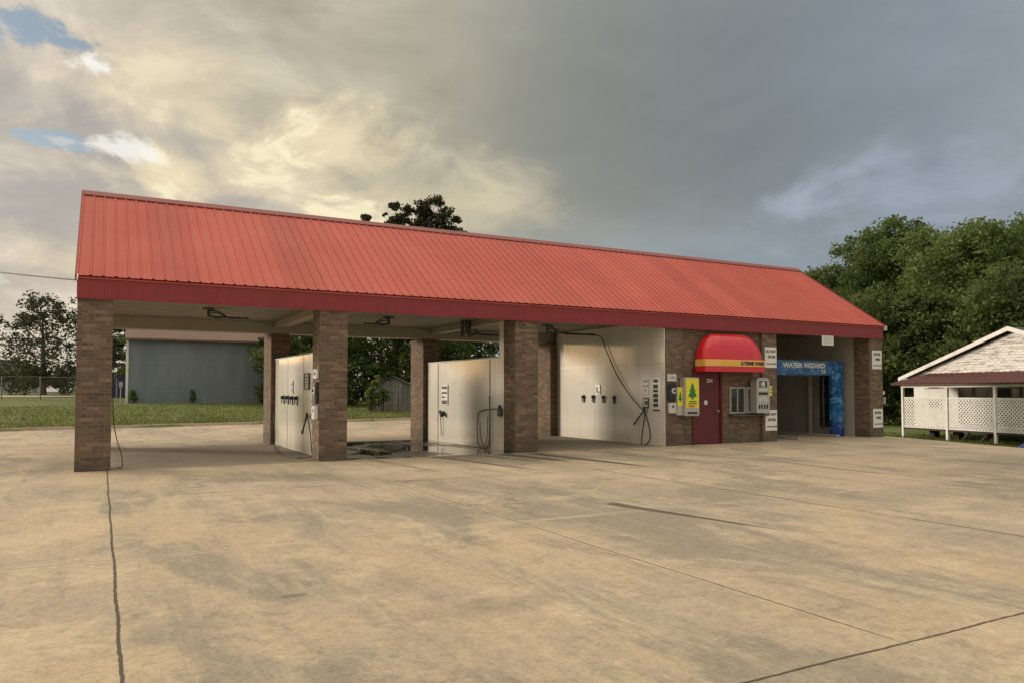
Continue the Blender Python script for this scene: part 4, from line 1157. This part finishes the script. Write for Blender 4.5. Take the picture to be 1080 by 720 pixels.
# power cable sagging in to the left end of the roof
c0 = Vector((-0.46, YR + 2.4, 4.6)); c1 = Vector((-14.0, 46.0, 9.2))
def cable(label, p, q, sag, r=0.02):
    m = MB(); pts = []
    for i in range(25):
        u = i / 24; v = p.lerp(q, u); v.z -= sag * 4 * u * (1 - u); pts.append(v)
    m.tube(pts, r, 6)
    return tag(m.build('power_cable', M['rubber']), label, 'cable')
cable('thin dark power cable running to the left end of the red roof', c0, c1, 0.35)

# ------------------------------------------------------------------ trees
def leaves(blobs, n, size, seed, shell=0.55, clump=0.2):
    """leaf faces in small clumps on the skins of the crown's boughs"""
    rng = np.random.default_rng(seed)
    BL = np.array(blobs)
    vol = (BL[:, 3] * BL[:, 4] * BL[:, 5]) ** 0.67
    nc = max(40, n // 34)
    B = BL[rng.choice(len(BL), nc, p=vol / vol.sum())]
    d = rng.normal(size=(nc, 3)); d /= np.linalg.norm(d, axis=1)[:, None]
    rr = (shell + (1 - shell) * rng.random(nc) ** 0.6) * (1 + 0.05 * rng.normal(size=nc))
    CC = B[:, :3] + d * B[:, 3:6] * rr[:, None]
    cr = (clump * (B[:, 3] + B[:, 5]) * 0.8 + size) * (0.6 + 0.8 * rng.random(nc))
    k = rng.integers(0, nc, n)
    e = rng.normal(size=(n, 3)); e /= np.linalg.norm(e, axis=1)[:, None]
    C = CC[k] + e * (cr[k] * rng.random(n) ** 0.45)[:, None] * np.array([1, 1, 0.7])
    m = n
    u = rng.normal(size=(m, 3)); u[:, 2] *= 0.7; u /= np.linalg.norm(u, axis=1)[:, None]
    w = rng.normal(size=(m, 3)); w[:, 2] += 0.8
    v = np.cross(u, w); v /= np.linalg.norm(v, axis=1)[:, None]
    s = size * (0.6 + 0.8 * rng.random(m))[:, None]
    P = np.stack([C - u * s, C - v * s * 0.55, C + u * s, C + v * s * 0.55], axis=1).reshape(-1, 3)
    return P, m

def tree(label, group, x, y, h, r, seed, n=5000, size=0.25, mat='leaf_mid', base=0.25, blobs=None, trunk=0.22, bark='bark', nb=13, shell=0.5, name='tree', z0=None, clump=0.2):
    rnd = random.Random(seed)
    z = gz(x, y) if z0 is None else z0
    t = thing(name, label, 'tree', (x, y, z), 0.0, group)
    if blobs is None:
        blobs = []
        for i in range(nb):
            u = i / (nb - 1)
            zz = h * (base + (0.93 - base) * u)
            env = r * math.sin(math.pi * (0.2 + 0.68 * u)) ** 0.7
            a = i * 2.4 + rnd.uniform(-0.5, 0.5); q = env * rnd.uniform(0.25, 0.75)
            br = r * rnd.uniform(0.3, 0.5)
            blobs.append((math.cos(a) * q, math.sin(a) * q, min(zz, h - br * 0.7), br * rnd.uniform(0.9, 1.25), br * rnd.uniform(0.9, 1.25), br * rnd.uniform(0.6, 0.85)))
        blobs.append((0, 0, h - r * 0.32, r * 0.4, r * 0.4, r * 0.3))
    tm = MB()
    top = h * 0.8
    lean = (rnd.uniform(-0.3, 0.3), rnd.uniform(-0.3, 0.3))
    tp = [(lean[0] * u * u, lean[1] * u * u, -0.1 + top * u) for u in (0, 0.04, 0.15, 0.35, 0.6, 0.8, 1)]
    tm.tube(tp, [trunk * 1.35, trunk * 1.1, trunk, trunk * 0.85, trunk * 0.6, trunk * 0.4, trunk * 0.15], 9)
    for b in blobs:
        zb = max(h * 0.15, b[2] - 0.5 * math.hypot(b[0], b[1]) - 0.3 * b[5])
        zb = min(zb, top * 0.95)
        u = (zb + 0.1) / top
        p0 = Vector((lean[0] * u * u, lean[1] * u * u, zb)); p2 = Vector(b[:3]); p1 = p0.lerp(p2, 0.5) + Vector((0, 0, -0.08 * h * 0.3))
        rr = trunk * 0.4 * (1.1 - 0.6 * u)
        tm.tube(catmull([p0, p1, p2], 4), [rr * (1 - 0.1 * i) for i in range(9)], 6)
    tm.build('trunk', M[bark], t)
    P, m = leaves(blobs, n, size, seed, shell, clump)
    me = bpy.data.meshes.new('crown')
    me.vertices.add(len(P)); me.vertices.foreach_set('co', P.astype(np.float32).ravel())
    me.loops.add(m * 4); me.loops.foreach_set('vertex_index', np.arange(m * 4, dtype=np.int32))
    me.polygons.add(m); me.polygons.foreach_set('loop_start', np.arange(0, m * 4, 4, dtype=np.int32))
    me.update(calc_edges=True); me.validate()
    me.materials.append(M[mat])
    c = bpy.data.objects.new('crown', me); COL.objects.link(c); c.parent = t
    return t

BG = 'dark trees behind the wash bays'
# behind the bays, left to right
tree('tall sparse dark tree rising above the red roof ridge', None, 24.26, 60.8, 18.0, 3.4, 11, 17000, 0.11, 'leaf_sil', trunk=0.3, shell=0.1, clump=0.2, blobs=[
    (-2.7, 1.5, 15.6, 0.55, 0.55, 0.4), (-2.3, 1.2, 17.1, 0.6, 0.6, 0.4), (-1.3, 0.7, 16.7, 0.75, 0.75, 0.5), (-0.2, 0.1, 17.2, 0.7, 0.7, 0.5), (0.9, -0.5, 17.5, 0.95, 0.9, 0.5), (0.3, -0.2, 16.2, 0.8, 0.8, 0.6),
    (1.6, -0.9, 16.5, 0.8, 0.8, 0.6), (2.4, -1.3, 16.0, 0.6, 0.6, 0.5), (0.7, -0.4, 15.0, 1.2, 1.1, 0.7), (-0.6, 0.3, 14.7, 0.6, 0.6, 0.4), (-1.9, 1.0, 14.6, 0.7, 0.7, 0.35), (1.9, -1.0, 15.1, 0.6, 0.6, 0.4),
    (3.3, -1.8, 14.5, 0.6, 0.6, 0.4), (3.9, -2.1, 13.9, 0.35, 0.35, 0.5), (2.2, -1.2, 13.6, 0.8, 0.8, 0.4), (1.2, -0.7, 15.8, 1.1, 1.1, 0.7), (0.1, 0.0, 15.6, 0.9, 0.9, 0.5), (-1.6, 0.9, 15.9, 0.7, 0.7, 0.4), (1.3, -0.7, 14.3, 1.0, 1.0, 0.6), (-0.9, 0.5, 15.5, 0.9, 0.9, 0.6), (-2.0, 1.1, 15.8, 0.75, 0.75, 0.5), (0.1, 0, 16.7, 0.9, 0.9, 0.5), (2.6, -1.4, 14.9, 0.7, 0.7, 0.5), (-2.6, 1.4, 14.7, 0.6, 0.6, 0.35), (0.2, 0, 13.4, 1.2, 1.2, 0.6), (-1.6, 0.9, 13.4, 0.7, 0.7, 0.4), (0, 0, 11.6, 1.6, 1.6, 0.9), (-3.1, 1.7, 16.3, 0.3, 0.3, 0.25)])
tree('small treetop just showing over the ridge left of the tall tree', None, 21.4, 68.0, 17.4, 1.0, 12, 3000, 0.12, 'leaf_sil', trunk=0.22, nb=6, base=0.72)
backs = [(13.4, 63, 9.0, 3.6, 'leaf_dark', 'dark leafy tree right of the grey shed, seen over the first low wall'),
         (16.8, 61, 6.6, 3.4, 'leaf_mid', 'low green tree behind the left wall of the wooden shed'),
         (20.3, 60, 8.6, 3.6, 'leaf_dark', 'dark tree directly behind the wooden shed'),
         (23.6, 57, 9.4, 3.6, 'leaf_dark', 'dark tree right of the wooden shed, beside the back column'),
         (27.0, 59, 9.8, 4.0, 'leaf_mid', 'green tree showing above the left half of the middle wall'),
         (30.6, 58, 10.2, 4.0, 'leaf_dark', 'dark tree showing above the right half of the middle wall'),
         (34.6, 60, 10.0, 4.2, 'leaf_dark', 'dark tree behind the third wash bay'),
         (39.5, 60, 10.5, 4.4, 'leaf_mid', 'green tree behind the office end of the car wash'),
         (18.6, 70, 7.6, 3.6, 'leaf_dark', 'dark tree standing farther back between shed trees'),
         (25.2, 70, 10.5, 3.8, 'leaf_dark', 'dark tree below the tall sparse one')]
for i, (x, y, h, r, m, lb) in enumerate(backs):
    tree(lb, BG, x, y, h, r, 40 + i, 13000, 0.14, m, base=0.1)
# left of the building
tree('large airy tree with sky showing through left of the car wash', None, -5.4, 94, 10.6, 5.6, 70, 9000, 0.16, 'leaf_sil', base=0.12, nb=22, shell=0.35, trunk=0.3)
tree('airy tree half hidden behind the first brick column', None, 0.6, 92, 9.4, 4.6, 71, 9000, 0.16, 'leaf_sil', base=0.1, nb=16, shell=0.4, trunk=0.28)
tree('rounded green tree just left of the grey shed', None, 3.6, 86, 6.2, 2.6, 72, 6000, 0.14, 'leaf_mid', base=0.1)
for i, (x, y, h) in enumerate(((8.5, 83, 7.2), (13.0, 84, 7.6), (17.5, 84, 7.3))):
    tree('dark treetop poking above the grey shed roof, ' + ('at its left end', 'over its middle', 'at its right end')[i], 'treetops above the grey shed', x, y, h, 2.9, 80 + i, 5000, 0.15, 'leaf_dark', base=0.15)
# right of the building
RG = 'tall green trees right of the car wash'
tree('broad green tree with a rounded crown above the roof end', RG, 53.0, 37.0, 15.2, 4.9, 90, 60000, 0.135, 'leaf_mid', base=0.08, nb=30, trunk=0.3, bark='palebark')
tree('bright green tall tree behind the white house gable', RG, 51.8, 30.0, 13.6, 5.2, 91, 64000, 0.13, 'leaf_lite', base=0.08, nb=30, trunk=0.28, bark='palebark')
tree('dark green tree leaning out of the right edge', RG, 60.5, 29.6, 14.8, 4.6, 92, 44000, 0.14, 'leaf_dark', base=0.1, nb=24, trunk=0.3)
tree('lower green tree sloping down to the red roof end', RG, 54.2, 43.4, 12.8, 4.4, 93, 50000, 0.135, 'leaf_mid', base=0.05, nb=26, trunk=0.26)
tree('dark tree in the gap between roof end and white house', RG, 46.5, 31.2, 9.0, 4.2, 94, 36000, 0.125, 'leaf_dark', base=0.03, nb=24, trunk=0.22, bark='palebark')
tree('shady tree behind the white house roof', RG, 45.8, 24.4, 9.0, 4.2, 95, 34000, 0.125, 'leaf_dark', base=0.05, nb=22, trunk=0.22, bark='palebark')
tree('dark bushy tree beside the last brick column', RG, 43.0, 34.2, 6.6, 3.4, 96, 24000, 0.11, 'leaf_dark', base=0.03, nb=16, trunk=0.16, bark='palebark')
tree('shaded tree filling in behind the two tallest ones', RG, 60.0, 38.5, 11.8, 5.6, 97, 40000, 0.15, 'leaf_dark', base=0.03, nb=26, trunk=0.28)
tree('dark tree standing between the tallest tree and the right edge', RG, 57.0, 26.5, 11.6, 4.4, 98, 36000, 0.14, 'leaf_dark', base=0.05, nb=22, trunk=0.26)

def shrub(label, group, x, y, h, r, seed, n=900, size=0.12, mat='leaf_mid', name='bush'):
    rnd = random.Random(seed)
    t = thing(name, label, 'bush', (x, y, gz(x, y)), 0, group)
    bl = [(rnd.uniform(-r, r) * 0.6, rnd.uniform(-r, r) * 0.6, h * rnd.uniform(0.25, 0.8), r * 0.5, r * 0.5, h * 0.22) for _ in range(7)]
    P, m = leaves(bl, n, size, seed, 0.3)
    sm = MB()
    for b in bl: sm.tube(catmull([(b[0] * 0.1, b[1] * 0.1, -0.05), (b[0] * 0.5, b[1] * 0.5, b[2] * 0.6), b[:3]], 3), 0.02, 5)
    sm.build('stem', M['bark'], t)
    mb = MB(); mb.v = [tuple(p) for p in P.tolist()]; mb.f = [(4 * i, 4 * i + 1, 4 * i + 2, 4 * i + 3) for i in range(m)]; mb.smooth = [False] * m
    mb.build('foliage', M[mat], t, fixn=False)
    return t
shrub('leafy vine clump at the left corner of the grey shed', None, 2.3, 66.9, 1.5, 0.3, 200, 500, 0.09, 'leaf_dark')
shrub('narrow dark weed against the middle of the grey shed wall', None, 6.6, 66.85, 1.3, 0.18, 201, 260, 0.09, 'leaf_dark')
shrub('small weed at the base of the grey shed, right of the narrow one', None, 12.0, 66.6, 0.9, 0.3, 202, 500, 0.12, 'leaf_dark')
shrub('weed at the right end of the grey shed wall', None, 13.2, 66.6, 1.1, 0.35, 203, 500, 0.12, 'leaf_dark')
shrub('bright green bush in front of the wooden shed', None, 15.5, 47.6, 2.4, 0.5, 205, 1300, 0.1, 'leaf_lite')
shrub('dark leafy bush left of the wooden shed door', None, 16.1, 47.3, 1.6, 0.5, 206, 1000, 0.1, 'leaf_mid')
hedge_words = ('by the grey roofed house', 'left of the fence post', 'right of the fence post', 'beside the first brick column', 'behind the first brick column', 'left of the blue bin')
for i in range(6):
    shrub('dark rounded bush behind the wire fence, ' + hedge_words[i], 'bushes behind the wire fence', -12.5 + i * 2.7, 113 - i * 1.6, 2.7 + 0.4 * (i % 3), 1.9, 210 + i, 900, 0.24, 'leaf_dark')

# ------------------------------------------------------------------ neighbours
# long grey metal shed
t = thing('metal_shed', 'long blue-grey metal shed with a rusty roof edge', 'shed', (7.9, 67.3, gz(7.9, 67.3)), R(-2.5))
L, Dp, H = 6.15, 7.0, 5.1
prof = []
x = -L
while x < L:
    prof += [(x, 0), (x + 0.05, 0.006), (x + 0.09, 0.006), (x + 0.14, 0)]; x += 0.23
prof = [(min(a, L), b) for a, b in prof] + [(L, 0)]
n = len(prof)
a = MB(); a.add([(px, -p, -0.3) for px, p in prof] + [(px, -p, H) for px, p in prof], [(i, i + 1, n + i + 1, n + i) for i in range(n - 1)])
a.box(-L, -L + 0.05, 0.03, Dp, -0.3, H); a.box(L - 0.05, L, 0.03, Dp, -0.3, H); a.box(-L, L, Dp, Dp + 0.05, -0.3, H)
a.build('wall', M['shed'], t)
a = MB(); a.prism_yz([(-0.45, H - 0.02), (-0.45, H + 0.06), (2.6, H + 1.05), (Dp + 0.4, H - 0.4), (Dp + 0.4, H - 0.5), (2.6, H + 0.93)], -L - 0.15, L + 0.15)
rf = a.build('roof', M['rust'], t)
a = MB(); a.box(-L - 0.16, L + 0.16, -0.475, -0.452, H - 0.06, H + 0.08); a.build('eave_trim', M['rust'], rf)
a = MB(); a.box(-L - 0.07, -L + 0.12, -0.075, 0.02, -0.2, H - 0.1); a.build('corner_trim', M['whitepaint'], t)
t = thing('utility_meter', 'small pale meter box on a post left of the grey shed', 'meter box', (1.35, 66.9, gz(1.35, 66.9)))
a = MB(); a.box(-0.13, 0.13, -0.1, 0.1, 1.25, 1.7, 0.02); a.build('meter_case', M['palewall'], t)
a = MB(); a.tube([(0, 0, -0.1), (0, 0, 1.25)], 0.04, 8); a.build('post', M['palewall'], t)
t = thing('waste_bin', 'big dark blue waste bin left of the grey shed', 'bin', (1.5, 84.5, gz(1.5, 84.5)))
a = MB(); a.prism([(-0.95, 0.12), (0.95, 0.12), (1.1, 1.9), (-1.1, 1.9)], -0.8, 0.8); a.build('body', M['binblue'], t)
a = MB(); a.prism([(-1.15, 1.91), (1.15, 1.91), (1.05, 2.08), (-1.05, 2.08)], -0.85, 0.85); a.build('lid', M['binblue'], t)
for sx_ in (-0.7, 0.7):
    a = MB(); a.box(sx_ - 0.1, sx_ + 0.1, -0.7, 0.7, 0, 0.118); a.build('skid', M['darksteel'], t)

# old wooden shed
t = thing('wooden_shed', 'small old grey plank shed with a peaked roof among the trees', 'shed', (17.25, 48.6, gz(17.25, 48.6)), R(-24))
a = MB()
nb_ = 14; W = 1.32
for i in range(nb_):
    x0 = -W + i * 2 * W / nb_; x1 = x0 + 2 * W / nb_ - 0.02
    if -0.35 < (x0 + x1) / 2 < 0.32: zt0 = None
    else: zt0 = -0.1
    zt = 1.75 + 0.5 * (1 - abs((x0 + x1) / 2) / W)
    jit = random.uniform(-0.06, 0.02)
    a.box(x0, x1, random.uniform(-0.015, 0.0), 0.03, -0.1 if zt0 is not None else 1.72, zt + jit * 0.4)
for sx_ in (-W, W - 0.03): a.box(sx_, sx_ + 0.03, 0.03, 2.4, -0.1, 1.72)
a.box(-W, W, 2.4, 2.43, -0.1, 1.72)
a.build('wall', M['oldwood'], t)
a = MB()
for i in range(4):
    x0 = -0.36 + i * 0.18; a.box(x0, x0 + 0.165, -0.02, 0.012, 0.05, 1.70)
a.box(-0.36, 0.36, -0.045, -0.021, 0.4, 0.5); a.box(-0.36, 0.36, -0.045, -0.021, 1.3, 1.4)
a.build('door', M['oldwood'], t)
a = MB(); a.prism([(-W - 0.2, 1.62), (0, 2.3), (W + 0.2, 1.62), (W + 0.2, 1.67), (0, 2.36), (-W - 0.2, 1.67)], -0.2, 2.6); a.build('roof', M['greyroof'], t)

# far house at the left edge
t = thing('distant_house', 'low house with a grey roof beyond the wire fence', 'house', (-13.6, 131, 1.45), R(-12))
a = MB(); a.box(-3.2, 3.2, 0, 6, -0.2, 2.2); a.build('wall', M['palewall'], t)
a = MB(); a.prism_yz([(-0.5, 2.15), (3, 4.6), (6.5, 2.15), (6.5, 2.3), (3, 4.78), (-0.5, 2.3)], -3.5, 3.5); a.build('roof', M['greyroof'], t)
for wx in (-1.9, 0.2):
    a = MB(); a.box(wx, wx + 1.0, -0.05, -0.002, 0.8, 1.9); w_ = a.build('window', M['glass'], t)
    b = MB(); b.box(wx - 0.08, wx + 1.08, -0.04, -0.003, 1.901, 2.0); b.box(wx - 0.08, wx + 1.08, -0.08, -0.003, 0.7, 0.799); b.build('frame', M['whitepaint'], w_)
a = MB(); a.box(1.8, 2.7, -0.05, -0.002, -0.15, 1.95); a.build('door', M['dkwood'], t)
t = thing('pale_outbuilding', 'tiny pale hut right of the distant house', 'hut', (-8.6, 127, 1.45), R(-10))
a = MB(); a.box(-1.0, 1.0, 0, 2, -0.1, 1.35); a.build('wall', M['palewall'], t)
a = MB(); a.prism([(-1.15, 1.3), (0, 1.75), (1.15, 1.3), (1.15, 1.4), (0, 1.86), (-1.15, 1.4)], -0.15, 2.15); a.build('roof', M['greyroof'], t)

# chain-link fence
fp0, fp1 = Vector((-22, 84.0, 0)), Vector((1.2, 74.2, 0))
t = thing('wire_fence', 'long chain-link fence across the grass left of the shed', 'fence', (-10.4, 79, 0.6))
def fpt(u): v = fp0.lerp(fp1, u); v.z = gz(v.x, v.y); return v
for i in range(9):
    v = fpt(i / 8); a = MB(); a.tube([v + Vector((0, 0, -0.2)), v + Vector((0, 0, 2.0))], 0.05, 8); a.build('post', M['galv'], t, world=True)
a = MB(); a.tube([fpt(i / 24) + Vector((0, 0, 1.95)) for i in range(25)], 0.03, 6); a.build('top_rail', M['galv'], t, world=True)
a = MB(); Lf = (fp1 - fp0).length; step = 0.26; nf = int(Lf / step)
for i in range(nf):
    for sg in (1, -1):
        u0 = i / nf; u1 = min(1, max(0, u0 + sg * 1.85 / Lf))
        if abs(u1 - u0) < 1.0 / Lf: continue
        p = fpt(u0); q = fpt(u1); a.bar(p + Vector((0, 0, 0.06)), q + Vector((0, 0, 1.91)), 0.008, 0.008)
a.build('wire_mesh', M['galv'], t, world=True)

# ------------------------------------------------------------------ white house at the right
# local frame: x along the porch front (towards the viewer's right), y away from the viewer
hp0 = Vector((32.76, 22.39, 0)); hp1 = Vector((31.8, 17.68, 0))
hd = (hp1 - hp0).normalized(); hrot = math.atan2(hd.y, hd.x)
t = thing('white_house', 'old white house with a lattice porch and maroon porch roof', 'house', (hp0.x, hp0.y, -0.52), hrot)
PW = 8.4       # porch width
FL = 0.50       # porch floor height above the ground there
a = MB()
a.box(-1.45, 9.35, 2.2, 2.36, 0.42, 2.95); a.box(-1.45, -1.3, 2.36, 9.5, 0.42, 2.75); a.box(9.2, 9.35, 2.36, 9.5, 0.42, 2.75); a.box(-1.45, 9.35, 9.5, 9.65, 0.42, 2.75)
a.build('wall', M['whitepaint'], t)
gx0, gx1, gxm, gzb, gzt = -2.0, 9.92, 3.96, 2.70, 4.74
a = MB(); a.prism([(gx0 + 0.45, gzb + 0.1), (gx1 - 0.45, gzb + 0.1), (gxm, gzt - 0.12)], 2.1, 2.2); a.build('gable_wall', M['shingle'], t)
a = MB(); a.prism([(gx0, gzb), (gxm, gzt), (gx1, gzb), (gx1, gzb + 0.1), (gxm, gzt + 0.1), (gx0, gzb + 0.1)], 1.86, 9.9); rf = a.build('roof', M['greyroof'], t)
a = MB(); a.prism([(gx0 - 0.03, gzb - 0.06), (gxm, gzt - 0.06), (gx1 + 0.03, gzb - 0.06), (gx1 + 0.03, gzb + 0.115), (gxm, gzt + 0.125), (gx0 - 0.03, gzb + 0.115)], 1.80, 1.857); a.build('rake_trim', M['whitepaint'], rf)
a = MB(); a.box(gx0 + 0.02, gx0 + 0.5, 1.86, 2.05, gzb - 0.02, gzb + 0.06); a.build('eave_return', M['whitepaint'], rf)
# porch roof: ribbed sheets
a = MB(); prof = []; x = -0.35
while x < PW + 0.35:
    prof += [(x, 0), (x + 0.03, 0.03), (x + 0.06, 0)]; x += 0.3
n = len(prof)
a.add([(px, -0.3, 2.48 + p) for px, p in prof] + [(px, 2.12, 2.98 + p) for px, p in prof], [(i, i + 1, n + i + 1, n + i) for i in range(n - 1)])
a.prism_yz([(-0.28, 2.42), (-0.28, 2.46), (2.1, 2.96), (2.1, 2.92)], -0.34, prof[-1][0] - 0.02)
a.build('porch_roof', M['maroon'], t)
a = MB(); a.box(-0.02, PW, 0.0, 0.1, 2.31, 2.43); a.build('porch_beam', M['whitepaint'], t)
posts = [0.06, 2.5, 4.82, 6.6, PW - 0.06]
for px in posts:
    a = MB(); a.box(px - 0.055, px + 0.055, -0.005, 0.105, 0.0, 2.308, 0.006); a.build('post', M['whitepaint'], t)
a = MB(); a.box(0.0, PW, 0.02, 2.2, FL - 0.1, FL - 0.02); a.build('porch_floor', M['dkwood'], t)
# lattice between the posts
for i in range(len(posts) - 1):
    xa, xb = posts[i] + 0.06, posts[i + 1] - 0.06
    z0, z1 = FL + 0.02, 1.80
    a = MB(); sp = 0.16; hgt = z1 - z0; kx = xa - hgt
    while kx < xb:
        for sg in (1, -1):
            if sg == 1: p, q = Vector((kx, 0, z0)), Vector((kx + hgt, 0, z1))
            else: p, q = Vector((kx + hgt, 0, z0)), Vector((kx, 0, z1))
            if p.x > q.x: p, q = q, p
            if q.x <= xa or p.x >= xb: continue
            def at(xx): return p.lerp(q, (xx - p.x) / (q.x - p.x))
            pp = at(max(p.x, xa)); qq = at(min(q.x, xb))
            if (qq - pp).length < 0.03: continue
            yo = 0.045 if sg == 1 else 0.056
            a.bar(pp + Vector((0, yo, 0)), qq + Vector((0, yo, 0)), 0.008, 0.056)
        kx += sp
    a.box(xa, xb, 0.03, 0.072, z1, z1 + 0.07); a.box(xa, xb, 0.03, 0.072, z0 - 0.07, z0)
    a.build('lattice_panel', M['whitepaint'], t)
# windows and door in the porch wall
for wx, ww in ((-0.5, 0.6), (1.15, 1.55), (3.0, 1.75), (5.15, 1.6)):
    zs = 1.35 if wx < 0 else 0.6
    a = MB(); a.box(wx, wx + ww, 2.17, 2.198, zs, 2.42); w_ = a.build('window', M['glass'], t)
    b = MB(); b.box(wx - 0.09, wx, 2.14, 2.197, zs - 0.09, 2.5); b.box(wx + ww, wx + ww + 0.09, 2.14, 2.197, zs - 0.09, 2.5); b.box(wx, wx + ww, 2.14, 2.197, 2.421, 2.5); b.box(wx, wx + ww, 2.13, 2.197, zs - 0.09, zs - 0.001)
    b.build('frame', M['whitepaint'], w_)
a = MB(); a.box(6.9, 7.8, 2.16, 2.198, 0.45, 2.4); a.build('door', M['dkwood'], t)
# white board behind the first lattice
a = MB(); a.box(1.05, 2.25, 0.3, 0.34, 1.72, 2.28); a.build('porch_board', M['whitepaint'], t)
# crawl space braces
for bx in (2.7, 3.6, 5.4, 6.5):
    a = MB(); a.bar((bx, 0.5, -0.05), (bx + 0.55, 0.5, 0.4), 0.05, 0.08); a.build('brace', M['dkwood'], t)
for bx in (0.4, 1.7, 3.4, 5.2, 7.0):
    a = MB(); a.box(bx, bx + 0.3, 1.2, 1.5, -0.1, 0.4); a.build('pier', M['dkwood'], t)

# blue tarp heap at the edge of the lot
rng = random.Random(5)
tm = MB(); NA, NR = 26, 8; v = []
for i in range(NR + 1):
    q = i / NR
    for j in range(NA):
        an = 2 * math.pi * j / NA
        rr = q * (1.0 + 0.22 * math.sin(3 * an + 1) + 0.1 * math.sin(7 * an))
        zz = 0.55 * (1 - q ** 2.2) + 0.09 * math.sin(9 * an + 5 * q) * q * (1.15 - q) * 2
        v.append((0.85 * rr * math.cos(an), 1.3 * rr * math.sin(an), max(0.0, zz)))
tm.add(v, [(i * NA + j, i * NA + (j + 1) % NA, (i + 1) * NA + (j + 1) % NA, (i + 1) * NA + j) for i in range(NR) for j in range(NA)], True)
tm.v = [(x + 26.75, y + 12.9, z + gz(26.75, 12.9) - 0.1) for x, y, z in tm.v]
tag(tm.build('blue_tarp', M['tarp']), 'crumpled blue tarp on the ground in front of the lattice porch', 'tarp')
